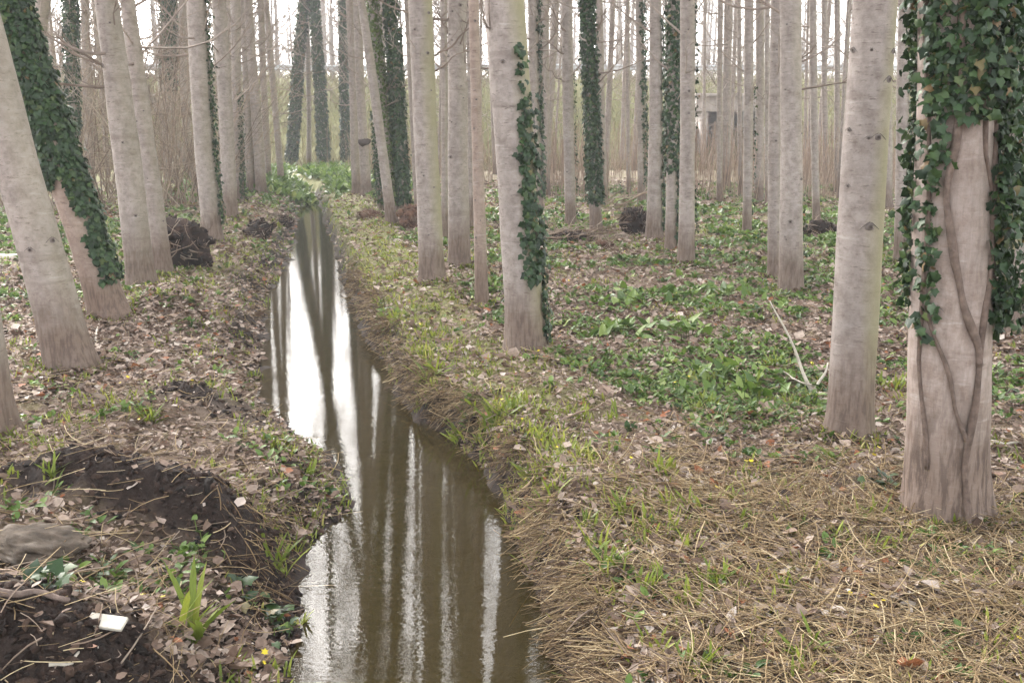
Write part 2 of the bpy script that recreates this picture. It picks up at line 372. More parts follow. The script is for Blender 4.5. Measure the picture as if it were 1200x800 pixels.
def watermat():
    m, t, o = newmat('stream_water')
    tc = N(t, 'ShaderNodeTexCoord')
    def st(v):
        mp = N(t, 'ShaderNodeMapping'); mp.inputs['Scale'].default_value = v; t.links.new(tc.outputs['Object'], mp.inputs[0]); return mp.outputs[0]
    w1 = noise(t, 1, 2, .5, st((26, 44, 1)), .3); w2 = noise(t, 1, 2, .5, st((4, 6, 1)))
    bp = N(t, 'ShaderNodeBump'); bp.inputs['Strength'].default_value = .24; bp.inputs['Distance'].default_value = .002
    t.links.new(mix(t, .35, w1, w2), bp.inputs['Height'])
    fr = N(t, 'ShaderNodeFresnel'); fr.inputs['IOR'].default_value = 1.33; t.links.new(bp.outputs[0], fr.inputs['Normal'])
    gl = N(t, 'ShaderNodeBsdfGlossy'); gl.inputs['Roughness'].default_value = .015; t.links.new(bp.outputs[0], gl.inputs['Normal'])
    tr = N(t, 'ShaderNodeBsdfTransparent'); tr.inputs[0].default_value = (.72, .64, .44, 1)
    df = N(t, 'ShaderNodeBsdfDiffuse'); df.inputs[0].default_value = (.07, .054, .02, 1)
    ms = N(t, 'ShaderNodeMixShader'); ms.inputs[0].default_value = .35; t.links.new(tr.outputs[0], ms.inputs[1]); t.links.new(df.outputs[0], ms.inputs[2])
    mx = N(t, 'ShaderNodeMixShader'); t.links.new(fr.outputs[0], mx.inputs[0]); t.links.new(ms.outputs[0], mx.inputs[1]); t.links.new(gl.outputs[0], mx.inputs[2])
    t.links.new(mx.outputs[0], o.inputs[0]); return m

# ------------------------------------------------------------------ ground, water, road
def axis(segs):
    a = [segs[0][0]]
    for s, e, st in segs:
        k = max(1, int(round((e-s)/st))); a += list(np.linspace(s, e, k+1)[1:])
    return np.array(a)
GY = axis([(-8, 2, .5), (2, 8.5, .034), (8.5, 16, .065), (16, 30, .16), (30, 44, .5), (44, 76, 1.0), (76, 260, 9)])
GX = axis([(-150, -40, 8), (-40, -14, .9), (-14, -6, .14), (-6, 5, .042), (5, 12, .14), (12, 40, .9), (40, 150, 8)])
gx, gy = np.meshgrid(GX, GY)
gz = terrain(gx, gy)
nx, ny = len(GX), len(GY)
ii = (np.arange(ny-1)[:, None]*nx + np.arange(nx-1)[None, :])
GF = np.stack([ii, ii+1, ii+1+nx, ii+nx], -1).reshape(-1, 4)
dlg = xl(gy)-gx; drg = gx-xr(gy)
wet = np.where((dlg > 0) | (drg > 0), np.exp(-np.maximum(dlg, drg)/.16), 1)*(gy < 30)
face = (1-sst(-.20, -.07, gz+(fbm(gx*9, gy*9, 33, 2)-.5)*.12))*(gy < 31)
soil = np.clip(np.maximum(np.maximum(soil_mask(gx, gy)*1.1, wet*.9), face*.95), 0, 1)
green = .28 + .45*sst(9, 16, gy) + .35*np.exp(-((np.maximum(drg, 0)-.4)/.7)**2)*sst(4.5, 6.5, gy)*(drg > 0) - .35*sst(20, 26, gy)*(gx > -4) + .7*sst(41, 46, gy)
ground = ob('ground', mesh('ground', np.stack([gx, gy, gz], -1).reshape(-1, 3), GF, groundmat(), soil.ravel(), True), kind='structure')
ga = ground.data.attributes.new('green', 'FLOAT', 'POINT'); ga.data.foreach_set('value', np.clip(green, 0, 1).ravel().astype(np.float32))

wy = np.concatenate([np.linspace(-5, 2, 8), np.linspace(2.2, 34, 220)])
lo = xl(wy)-.30; hi = xr(wy)+.25
V = []; k = 7
for y, a, b in zip(wy, lo, hi):
    for q in np.linspace(a, b, k): V.append((q, y, WZ))
ii = (np.arange(len(wy)-1)[:, None]*k + np.arange(k-1)[None, :])
ob('water', mesh('water', np.array(V), np.stack([ii, ii+1, ii+1+k, ii+k], -1).reshape(-1, 4), watermat(), None, True), kind='structure')
rx = np.linspace(-120, 120, 49); RV = []
for x in rx:
    for y in (54.2, 57.2, 60.6): RV.append((x, y, float(terrain(x, y))+.05))
ii = (np.arange(48)[:, None]*3+np.arange(2)[None, :])
ob('road', mesh('road', np.array(RV), np.stack([ii, ii+3, ii+4, ii+1], -1).reshape(-1, 4), ASPH, np.full(len(RV), .5)), kind='structure')

# ------------------------------------------------------------------ trees
def branch_set(bag, p0, az, el, L, r, seg=5, sides=4, twigs=4, up=.9):
    pts = [np.array(p0, float)]; d_az, d_el = az, el
    for i in range(seg):
        d = np.array([math.cos(d_az)*math.cos(d_el), math.sin(d_az)*math.cos(d_el), math.sin(d_el)])
        pts.append(pts[-1]+d*L/seg); d_el = min(1.35, d_el + up*random.uniform(-.05, .25)); d_az += random.uniform(-.16, .16)
    rr = np.linspace(r, r*.3, seg+1); c = random.random()
    bag.add(*tube(pts, rr, sides, False), c)
    for _ in range(twigs):
        f = random.uniform(.2, .95)*seg; i = min(int(f), seg-1); q = pts[i]+(pts[i+1]-pts[i])*(f-i)
        a2 = d_az+random.uniform(-1.3, 1.3); e2 = random.uniform(-.1, 1.0); l2 = L*random.uniform(.15, .42)
        tp = [q]
        for s in range(3):
            tp.append(tp[-1]+np.array([math.cos(a2)*math.cos(e2), math.sin(a2)*math.cos(e2), math.sin(e2)])*l2/3); e2 += random.uniform(0, .2); a2 += random.uniform(-.3, .3)
        bag.add(*tube(tp, np.linspace(r*.42, r*.15, 4), 3, False), c)
def crown_mesh(seed, H=17, h0=1.35, n_low=12, n_up=78, lmax=2.6, rb=.019):
    random.seed(seed); b = Bag()
    for i in range(n_low):
        h = random.uniform(h0, 4.8); branch_set(b, (0, 0, h), random.uniform(0, 6.283), random.uniform(-.1, .6), random.uniform(.5, 1.9), rb*random.uniform(.5, .85), 5, 3, 5)
    for i in range(n_up):
        f = (i+.5)/n_up; h = 5.0+(H-5.3)*f
        branch_set(b, (0, 0, h), random.uniform(0, 6.283), random.uniform(.5, .95), lmax*(1-.6*f)*random.uniform(.6, 1.1), rb*1.35*(1-.40*f), 5, 3, 6)
    return b.mesh('branches', TWIG)
CROWNS = [crown_mesh(100+i, n_low=[12, 18, 26, 36, 16, 44][i]) for i in range(6)]
CROWNS_BARE = [crown_mesh(140+i, h0=2.6, n_low=6) for i in range(3)]
def trunk_mesh(d, r0, r1, hP, H, sides=18, flare=.45, seed=0, near=True):
    """tapered trunk along direction d (unit): r0 above the foot, r1 at length hP"""
    hs = np.concatenate([[-.22, -.08, 0, .05, .11, .18, .28, .42], np.arange(.6, 4.2, .2 if near else .6), np.linspace(4.4, H, 10 if near else 6)])
    slope = (r1-r0)/max(hP, .5); slope = min(0, max(slope, -.055*r0*2))
    rr = np.maximum(r0+slope*hs, r0*.12); Hh = hs/H
    rr = np.minimum(rr, r0*1.05)*(1-np.clip(Hh, 0, 1)**1.6*.82)
    an = np.linspace(0, 2*math.pi, sides, endpoint=False)
    rs = np.random.default_rng(seed); ph = rs.uniform(0, 6.28, 4)
    lob = .5+.28*np.cos(an*3+ph[0])+.22*np.cos(an*5+ph[1])+.15*np.cos(an*2+ph[2])
    fl = np.exp(-np.clip(hs, 0, 9)/.13)
    R = rr[:, None]*(1 + flare*fl[:, None]*np.clip(lob, 0, 2)[None, :] + .03*np.sin(hs[:, None]*2.1+ph[3]+an[None, :]*2) + .018*np.sin(hs[:, None]*5.3+an[None, :]*3+ph[0]) + rs.uniform(-.012, .012, (len(hs), sides)))
    wob = np.stack([np.sin(hs*.9+ph[0])-math.sin(ph[0]), np.sin(hs*.75+ph[1])-math.sin(ph[1]), hs*0], -1)*r0*.16
    ax = hs[:, None]*d[None, :] + wob
    X = np.array([1., 0, 0]) - d*d[0]; X /= np.linalg.norm(X); Y = np.cross(d, X)
    V = ax[:, None, :] + R[:, :, None]*(np.cos(an)[None, :, None]*X + np.sin(an)[None, :, None]*Y)
    n = len(hs); V = V.reshape(-1, 3)
    i = np.arange(n-1)[:, None]*sides; j = np.arange(sides)[None, :]; j2 = (j+1) % sides
    F = np.stack([i+j, i+j2, i+sides+j2, i+sides+j], -1).reshape(-1, 4)
    def surf(phi, h):
        """point and outward normal; phi 0 = towards the camera, +90 deg = right"""
        ang = phi-math.pi/2; k = np.clip(np.searchsorted(hs, h)-1, 0, n-2); f = (h-hs[k])/(hs[k+1]-hs[k])
        rad = np.interp(h, hs, rr)*(1+flare*np.exp(-np.clip(h, 0, 9)/.13)*.5)
        w = wob[k]*(1-f)[:, None]+wob[k+1]*f[:, None]
        nrm = np.cos(ang)[:, None]*X + np.sin(ang)[:, None]*Y
        return h[:, None]*d + w + rad[:, None]*nrm, nrm
    return V, F, surf
# a knot: a raised lens with a dark eye and a drooping brow (local: X across, Z up, Y outward)
def knot_mesh():
    V = []; F = []; R = []
    rings = [(0, .30, 0.0), (.30, .50, .15), (.62, .38, .7), (1.0, -.2, 1.0)]
    for q, y, c in rings:
        for k in range(10):
            a = k*2*math.pi/10; V.append((q*math.cos(a)*.8*(1+.2*math.sin(k*2.3)), y*.5, q*math.sin(a)*.72)); R.append(c)
    for i in range(3):
        for k in range(10): F.append((i*10+k, i*10+(k+1) % 10, i*10+10+(k+1) % 10, i*10+10+k))
    for s in (-1, 1):
        b = len(V)
        for t in np.linspace(0, 1, 5):
            w = .12*(1-t)+.02; x = s*(.1+1.5*t)*(1.15 if s > 0 else 1); z = .72-1.2*t**1.25
            V += [(x, -.06, z-w), (x, .16*(1-t)+.05, z), (x, -.06, z+w)]; R += [.6, .38, .6]
        for i in range(4):
            for k in range(2): F.append((b+i*3+k, b+i*3+k+1, b+i*3+4+k, b+i*3+3+k))
    return mesh('knot', np.array(V), np.array(F), KNOT, np.array(R), True)
KNOTM = knot_mesh()
def put_knot(t, surf, phi, h, s):
    p, n = surf(np.array([phi]), np.array([h])); p, n = p[0], n[0]
    o = ob('knot', KNOTM, t); z = np.array([0, 0, 1.]); x = np.cross(n, z); x /= np.linalg.norm(x); z = np.cross(x, n)
    M = Matrix(((x[0]*s, n[0]*s, z[0]*s, p[0]), (x[1]*s, n[1]*s, z[1]*s, p[1]), (x[2]*s, n[2]*s, z[2]*s, p[2]), (0, 0, 0, 1)))
    o.matrix_local = M
def lookrot(nrm, droop, spin):
    """rotation matrices: template Z along nrm, template Y downwards along the trunk, then jitter"""
    n = len(nrm); z = nrm/np.linalg.norm(nrm, axis=1)[:, None]
    dn = np.zeros_like(z); dn[:, 2] = -1; y = dn - z*np.sum(dn*z, 1)[:, None]; y /= np.linalg.norm(y, axis=1)[:, None]+1e-9
    x = np.cross(y, z)
    c, s = np.cos(spin)[:, None], np.sin(spin)[:, None]; x, y = x*c+y*s, y*c-x*s
    c, s = np.cos(droop)[:, None], np.sin(droop)[:, None]; y, z = y*c+z*s, z*c-y*s
    return np.stack([x, y, z], -1)
def ivy_points(surf, patches, per_m2, r0, seed):
    rs = np.random.default_rng(seed); Pp = []; Nn = []
    for (pc, pw, h0, h1, dens) in patches:
        n = int(per_m2*dens*(h1-h0)*2*math.radians(pw)*r0)
        phi = math.radians(pc)+rs.uniform(-1, 1, n)*math.radians(pw); h = rs.uniform(h0, h1, n)
        e = np.minimum(1-np.abs(phi-math.radians(pc))/math.radians(pw), np.minimum((h-h0), (h1-h))/.25+.0)
        keep = (vnoise(phi*r0*9+seed, h*5, seed)*.75+.35 > .72-.5*np.clip(e*1.6, 0, 1))
        p, nn = surf(phi[keep], h[keep]); Pp.append(p); Nn.append(nn)
    return np.vstack(Pp), np.vstack(Nn), rs

TREES = []
def tree(bx, by, tx, wb, wt, label, ivy=None, crown=None, bark=None, name='poplar_tree', knots=0, group=None, base=None, lift=.0, H=None, ty=0, flare=.45, ivymat=None, ivyname='ivy', ivysize=.05, dens=1500, depth_y=None):
    B = hit(bx, by) if base is None else np.array(base, float)
    Y = B[1]
    if base is None:
        P = at_y(tx, ty, Y)
        _, _, f0 = project(B+[0, 0, .4]); r0 = wb/2*f0/FPX; _, _, f1 = project(P); r1 = wt/2*f1/FPX
        d = P-B; hP = np.linalg.norm(d); d = d/hP
    else: r0, r1, d, hP = base_r(bx)
    near = Y < 14
    H = H or random.uniform(21, 26)
    sd = int(abs(bx*13+by*7))
    V, F, surf = trunk_mesh(d, r0, r1, hP, H, 24 if Y < 9 else (16 if near else 9), flare, sd, near)
    t = thing(name, label, 'tree', B, group)
    ob('trunk', mesh('trunk', V, F, bark or BARK, None, True), t)
    cr = ob('branches', (crown or random.choice(CROWNS)), t, kind='stuff')
    q = Vector((0, 0, 1)).rotation_difference(Vector(d)); cr.rotation_mode = 'QUATERNION'
    cr.rotation_quaternion = q @ Matrix.Rotation(random.uniform(0, 6.28), 3, 'Z').to_quaternion()
    sxy = min(1.0, .55+r0*2.5); cr.scale = (sxy, sxy, H/17)
    rs = random.Random(sd)
    for k in range(knots):
        put_knot(t, surf, rs.uniform(-1.2, 1.2), rs.uniform(.5, min(3.2, hP*1.05)), r0*rs.choice((.06, .08, .1, .13, .18))+.004)
    if ivy:
        P, Nn, rg = ivy_points(surf, ivy, dens, r0, sd % 97)
        n = len(P); off = np.abs(rg.normal(0, .022, n))+.004
        tv, tf = (IVY_V, IVY_F) if near else (DIA_V, DIA_F)
        me = scatter('ivy', tv, tf, P+Nn*off[:, None], lookrot(Nn+rg.normal(0, .28, (n, 3)), rg.uniform(-.1, .75, n), rg.normal(0, .7, n)), ivysize*rg.uniform(.55, 1.25, n), np.clip(rg.normal(.42, .23, n), 0, 1), ivymat or IVY)
        ob('ivy', me, t, kind='stuff')
    TREES.append((B, r0)); t['_'] = 0; del t['_']
    return t, surf, B, d, r0
random.seed(3)
RIGHT, LEFT = 75, -75
full = lambda a, b, d=1.0: [(0, 180, a, b, d)]
ROWL = 'row of poplars along the left bank'; STAND = 'poplars of the right hand stand'
tree(-12, 512, -70, 58, 54, 'pale trunk cut off by the left edge of the picture, lowest on the left', knots=2, crown=CROWNS_BARE[0])
t1 = tree(86, 432, -26, 52, 50, 'thick pale trunk leaning strongly left in the left foreground', knots=9, crown=CROWNS_BARE[1], bark=BARK)
t2 = tree(132, 372, 14, 42, 38, 'leaning trunk wrapped in dark ivy right behind the thick pale leaning trunk', ivy=[(10, 180, 1.15, 9, 1.5), (80, 60, .30, 1.3, 1.4)], bark=BARK_B, dens=2300, ivysize=.055)
tl3 = tree(166, 335, 126, 33, 28, 'smooth pale trunk, left one of two side by side, beside the ivy-wrapped leaning trunk', knots=7)
tree(192, 322, 153, 22, 17, 'slimmer pale trunk standing just right of a smooth thicker one on the left bank', knots=6)
tree(168, 276, 150, 6, 5, 'thin brown stem in the gap between two pale trunks on the left bank', bark=BARK_B)
tree(250, 283, 231, 24, 24, 'pale trunk with an ivy strip down its right side beside the dark root clump', ivy=[(85, 26, .2, 4.5, 1.2)], crown=CROWNS[5], dens=1500)
tree(270, 256, 256, 17, 17, 'pale trunk directly right of the ivy-striped one in the left row', crown=CROWNS[3])
tree(281, 236, 275, 12, 12, 'trunk with dark ivy at its foot in the middle of the left row', ivy=[(60, 40, .1, 2.4, 1.0)], crown=CROWNS[5])
tree(295, 225, 284, 12, 11, 'pale trunk fourth from the far end of the left row', crown=CROWNS[3], bark=BARK_FAR)
tree(306, 226, 293, 13, 11, 'broad pale trunk third from the far end of the left row', crown=CROWNS[5], bark=BARK_FAR)
tree(315, 214, 306, 8, 8, 'grey trunk half hidden near the far end of the left row', crown=CROWNS[2], bark=BARK_FAR)
tree(330, 218, 313, 8, 7, 'slender whitish trunk ending the left row beside the stream', crown=CROWNS[3], bark=BARK_FAR)
tree(340, 199, 357, 11, 9, 'ivy-covered tree leaning right at the far end of the stream, left one of a pair', ivy=full(.2, 8, .8)+[(0, 180, 7.5, 21, 1.3)], dens=700, ivysize=.13, H=28, crown=CROWNS[5])
tree(380, 199, 367, 12, 8, 'ivy-covered tree leaning left at the far end of the stream, right one of a pair', ivy=full(.2, 7, .8)+[(0, 180, 6.5, 21, 1.3)], dens=700, ivysize=.13, H=28, crown=CROWNS[5])
tree(362, 197, 360, 6, 5, 'thin bare trunk standing between the two ivy-covered trees beyond the stream')
tree(404, 196, 402, 8, 7, 'short-looking dark ivied trunk right of the ivy-covered pair beyond the stream', ivy=full(.1, 17, .9), dens=700, ivysize=.12, H=27, crown=CROWNS[5])
tree(418, 227, 408, 11, 10, 'pale trunk left of the one bearing a dark burl, on the right bank', bark=BARK_FAR, crown=CROWNS[3])
tb = tree(430, 228, 418, 12, 10, 'pale trunk with a dark burl across it on the right bank', bark=BARK_FAR, crown=CROWNS[2])
tree(459, 263, 422, 13, 10, 'slim pale trunk leaning left in front of a dark ivied one by the stream', crown=CROWNS_BARE[0], knots=2)
tree(446, 248, 432, 7, 6, 'dark thin ivied trunk showing left of the slim leaning trunk', ivy=full(.1, 2.0, .9), ivysize=.06)
tree(463, 252, 437, 10, 11, 'trunk sheathed in yellow-green mossy ivy behind the slim leaning trunk', ivy=full(.2, 18.0, 1.0), ivymat=IVY_YG, ivysize=.06, dens=1400)
tree(474, 250, 456, 13, 14, 'trunk thickly clad in dark green ivy right of the mossy one', ivy=full(.2, 18, 1.2), ivysize=.07, dens=1500)
tree(490, 262, 478, 7, 7, 'slim trunk showing on the left side of the straight pale trunk at the centre', bark=BARK_FAR)
tw = tree(507, 331, 497, 29, 28, 'straight pale trunk with yellow algae on its right side, left of centre', knots=8, bark=BARK_G)
tree(521, 280, 519, 8, 8, 'thin trunk seen in the gap between the two straight pale trunks left of centre', bark=BARK_FAR)
tx_ = tree(539, 312, 533, 25, 22, 'straight pale trunk dotted with many knots, second left of the big centre tree', knots=15, bark=BARK)
tree(565, 358, 557, 15, 12, 'slim reddish-brown trunk right beside the big centre tree', knots=8, bark=BARK_B)
tree(553, 268, 549, 8, 8, 'slim grey trunk peeping out behind the slim reddish-brown one', bark=BARK_FAR)
tz = tree(616, 413, 587, 46, 47, 'big pale trunk at the centre with ivy climbing its right half', knots=3, bark=BARK_G, crown=CROWNS_BARE[2],
     ivy=[(44, 40, .55, 1.55, .62), (28, 12, .9, 1.9, .6), (88, 24, .05, 1.1, .9), (34, 9, 1.5, 2.25, .7), (60, 10, 1.4, 1.95, .6)], dens=2400, ivysize=.052)
tree(631, 248, 626, 13, 14, 'trunk with ivy on its right edge just behind the big centre tree', ivy=[(80, 40, .3, 6, 1.0)], ivysize=.07)
tb1 = tree(669, 265, 665, 13, 14, 'pale bare trunk with a thin ivy stem beside it, left of the dark ivied trunk', ivy=[(95, 14, .1, 2.5, 1.2)], knots=3, ivysize=.05)
tc1 = tree(698, 273, 688, 14, 13, 'slim trunk wrapped in dark ivy from foot to top right of centre', ivy=full(.45, 8, 1.25), ivysize=.062, dens=1700)
tree(708, 236, 701, 9, 10, 'pale trunk half hidden behind the dark ivied one right of centre', bark=BARK_FAR)
tree(737, 229, 735, 5, 5, 'very thin pale trunk left of a greenish one in the right middle distance', bark=BARK_FAR)
tree(752, 238, 750, 10, 10, 'greenish trunk with thin ivy behind a dark ivied stump', ivy=[(60, 60, .4, 4.5, .6)], ivysize=.07, bark=BARK_FAR)
tree(766, 283, 769, 19, 14, 'pale trunk with ivy creeping up its right side, leftmost of the tight trio', ivy=[(75, 35, .1, 3.2, 1.0)], knots=2, ivysize=.055)
tree(786, 295, 788, 13, 13, 'ivied trunk in the middle of the tight trio', ivy=[(0, 180, 1.0, 7, .8), (90, 50, .1, 1.2, .8)], ivysize=.055)
tree(804, 309, 803, 19, 17, 'clean pale trunk, rightmost of the tight trio', knots=6, ivy=[(100, 16, .05, 1.0, 1.0), (100, 12, 1.6, 5, 1.0)], ivysize=.045)
tree(843, 236, 845, 7, 6, 'thin pale trunk in front of the dark culvert mouth', bark=BARK_FAR)
tree(875, 273, 879, 11, 12, 'slim pale trunk with an ivy line, right of the dark culvert mouth', ivy=[(85, 20, .3, 2.2, .9)], knots=3, ivysize=.05)
tree(889, 237, 890, 11, 10, 'pale trunk behind the slim one right of the culvert', bark=BARK_FAR)
tree(899, 240, 900, 6, 6, 'very thin trunk left of the close pair of pale trunks', bark=BARK_FAR)
tree(906, 327, 912, 14, 14, 'slimmer left trunk of the close pale pair right of centre', knots=8)
tree(926, 343, 930, 27, 25, 'thicker right trunk of the close pale pair, a little ivy low on it', knots=8, ivy=[(88, 16, .1, 1.0, .8)], ivysize=.035, bark=BARK)
tree(957, 262, 953, 9, 9, 'slim knotty trunk between the close pair and the thick pale trunk', knots=3)
tree(968, 217, 967, 7, 7, 'thin far trunk left of the thick pale trunk on the right', bark=BARK_FAR)
tree(981, 226, 980, 7, 7, 'thin far trunk touching the left edge of the thick pale trunk on the right', bark=BARK_FAR)
tl = tree(996, 513, 1021, 51, 52, 'thick clean pale trunk with chevron knots in the right foreground', knots=4, bark=BARK_G, crown=CROWNS_BARE[0])
tree(1038, 243, 1040, 15, 12, 'pale far trunk just right of the thick clean trunk on the right', bark=BARK_FAR)
tree(1054, 308, 1062, 14, 14, 'slim pale trunk with ivy on its right side, left of the big ivied foreground trunk', ivy=[(70, 40, .2, 3.0, .8)], knots=2, ivysize=.05)
tree(1072, 284, 1076, 9, 9, 'thin ivied trunk peeping out left of the big ivied foreground trunk', ivy=full(.2, 3.5, .6), ivysize=.05)
to = tree(1106, 602, 1116, 92, 84, 'massive foreground trunk on the right, hung with ivy and bound by brown vine stems', knots=1, bark=BARK_O, crown=CROWNS_BARE[1], flare=.30)
tree(1178, 389, 1204, 40, 36, 'ivied trunk at the right edge behind the massive foreground trunk', ivy=[(0, 180, .75, 5, .75), (70, 50, .1, .9, .8)], dens=1800, ivysize=.05)
# left background
tree(20, 268, 52, 17, 18, 'grey trunk in the upper left corner behind the leaning trunks', bark=BARK_FAR, crown=CROWNS[3])
tree(88, 250, 80, 13, 13, 'ivied trunk in the upper left behind the leaning ivy-wrapped one', ivy=full(1.5, 8, .8), ivysize=.07, crown=CROWNS[2])
tree(106, 232, 101, 11, 10, 'pale far trunk left of the smooth pale trunk on the left bank', bark=BARK_FAR, crown=CROWNS[3])
tree(201, 214, 196, 16, 15, 'far tree with an ivied top behind the bare thicket on the left', bark=BARK_FAR, ivy=full(2.6, 9, .9), dens=700, ivysize=.11, crown=CROWNS[5])
tree(240, 230, 192, 11, 9, 'trunk slanting steeply left at the edge of the bare thicket', ty=140, H=5, bark=BARK_FAR, crown=CROWNS_BARE[2])

# burl on the marked trunk
def lump(seed, sx, sy, sz, rough=.25, n=2, freq=2.2):
    import bmesh
    bm = bmesh.new(); bmesh.ops.create_icosphere(bm, subdivisions=n, radius=1)
    V = np.array([v.co[:] for v in bm.verts]); F = np.array([[v.index for v in f.verts] for f in bm.faces]); bm.free()
    k = 1+rough*2*(fbm(V[:, 0]*freq+seed*3.1+V[:, 2]*1.3, V[:, 1]*freq+V[:, 2]*freq*.8+seed, seed, 3)-.5)
    return V*k[:, None]*np.array([sx, sy, sz]), F
t, surf, B, d, r0 = tb
hh = (228-169)*np.linalg.norm(B)/FPX
V, F = lump(4, r0*1.25, r0*1.2, .10, .5)
ob('burl', mesh('burl', V+d*hh+np.array([0, -.05, 0]), F, KNOT, np.full(len(V), .1), True), t)['label'] = 'dark brown burl across the trunk'

# bare branches that cross the upper middle of the picture
def add_branch(tr, pix, r, dy=-.05, seed=1):
    t, surf, B, d, r0 = tr; n = len(pix); Y = B[1]
    P = np.array([at_y(u, v, Y+dy*(i > 0)*(1+i)) for i, (u, v) in enumerate(pix)])-B
    k = np.linspace(0, n-1, 4*n); Q = np.stack([np.interp(k, range(n), P[:, j]) for j in range(3)], -1); rs = np.random.default_rng(seed); Q[1:] += rs.normal(0, r*.8, (len(Q)-1, 3))
    b = Bag(); b.add(*tube(Q, np.linspace(r, r*.35, len(k)), 6), .12); br = ob('branch', b.mesh('branch', TWIG), t)
    for j in range(3):
        i = rs.integers(3, len(Q)-1); e = Q[i]+np.array([rs.normal(0, .12), rs.normal(0, .1), rs.uniform(.08, .3)])
        b = Bag(); b.add(*tube([Q[i], (Q[i]+e)/2+rs.normal(0, .01, 3), e], [r*.45, r*.35, r*.2], 4), .15); ob('twig', b.mesh('twig', TWIG), br)
for tr, pix, r in ((tz, [(583, 58), (570, 25), (558, -10)], .011), (tw, [(506, 66), (528, 56), (552, 30), (566, -5)], .012), (tw, [(510, 84), (534, 66), (560, 44)], .009), (tx_, [(533, 22), (545, 26), (575, 33)], .010), (tx_, [(536, 44), (548, 74), (565, 98)], .009), (tx_, [(530, 46), (516, 22), (502, -6)], .012),
                   (tb1, [(668, 48), (652, 22), (640, -6)], .017), (tb1, [(668, 70), (650, 55), (632, 42)], .015), (tb1, [(668, 102), (652, 90), (634, 74)], .014), (tc1, [(696, 42), (706, 22), (713, 0)], .017), (tc1, [(698, 100), (714, 84), (730, 64)], .014), (tl3, [(132, 54), (135, 25), (136, -8)], .011)):
    add_branch(tr, pix, r, seed=int(pix[0][0]+pix[0][1]))
# chevron knots and scar on the thick clean trunk
t, surf, B, d, r0 = tl
for u, v, s in ((1020, 145, .028), (988, 200, .013), (975, 47, .02), (1040, 50, .022)):
    put_knot(t, surf, math.asin(max(-.95, min(.95, ((u-(996+(513-v)*.049))/27)))), (513-v)/235, s)
put_knot(t, surf, .1, 1.13, .03)

# ------------------------------------------------------------------ ivy of the massive foreground trunk: stems, single leaves, dense mass
t, surf, B, d, r0 = to
def vine(pts, r):
    phi = np.radians([p[0] for p in pts]); h = np.array([p[1] for p in pts], float)
    k = np.linspace(0, len(pts)-1, 7*len(pts)); ph = np.interp(k, range(len(pts)), phi); hh = np.interp(k, range(len(pts)), h)
    ph = ph + .05*np.sin(k*4.1+r*900); p, n = surf(ph, hh)
    return tube(p+n*(r*.35), r*(1+.18*np.sin(k*5)), 8)
vines = Bag()
for pts, r in (([(2, -.05), (4, .25), (16, .6), (34, .95), (50, 1.3), (62, 1.7), (60, 2.4)], .014), ([(-66, 1.0), (-40, .78), (-14, .55), (4, .35)], .009), ([(-8, 2.4), (-14, 1.75), (-30, 1.4), (-22, 1.1), (6, .85), (22, .68)], .016),
               ([(-72, 2.4), (-60, 1.5), (-66, .7), (-50, .25)], .010), ([(30, 2.3), (18, 1.8), (30, 1.5), (58, 1.2), (78, .8)], .010)):
    vines.add(*vine(pts, r), random.random())
iv = ob('vine_stems', vines.mesh('vine_stems', VINE), t)
P, Nn, rg = ivy_points(surf, [(-5, 60, 1.62, 2.7, 1.1), (-58, 17, .78, 2.5, .7), (72, 32, .80, 2.7, 1.5), (105, 30, .75, 2.7, 1.3), (20, 26, 1.75, 2.7, 1.2), (-40, 16, 1.45, 1.9, .9), (52, 18, 1.0, 1.5, .8), (180, 90, .9, 2.7, .5)], 3300, r0*1.0, 41)
n = len(P); hgt = P[:, 2]
side = np.clip(Nn[:, 0], 0, 1)
off = np.abs(rg.normal(0, .022, n))*(1+2.2*side*(hgt > .8))+.006
Rm = lookrot(Nn+rg.normal(0, .5, (n, 3)), rg.uniform(-.2, .9, n), rg.normal(0, .95, n)); sc = .037*rg.uniform(.45, 1.4, n); rn = np.clip(rg.normal(.45, .26, n), 0, 1)
pp = P+Nn*off[:, None]
_u, _v, _f = project(pp+B)
vis = (Nn[:, 1] < .25) & (_v > 0) & (_v < 800) & (_u < 1200)
order = np.argsort(-(sc*vis*(1+off*3)))
single, rest = order[:300], order[300:]
ob('ivy', scatter('ivy', IVY_V, IVY_F, pp[rest], Rm[rest], sc[rest], rn[rest], IVY), t, kind='stuff')
LM = [mesh('ivy_leaf', np.array(IVY_V), np.array(IVY_F), IVY, np.full(len(IVY_V), q)) for q in (.08, .25, .4, .5, .62, .75, .86, .97)]
for k in single:
    o = ob('ivy_leaf', LM[int(rn[k]*7.99)], iv); M = np.eye(4); M[:3, :3] = Rm[k]*sc[k]; M[:3, 3] = pp[k]; o.matrix_local = Matrix(M.tolist())

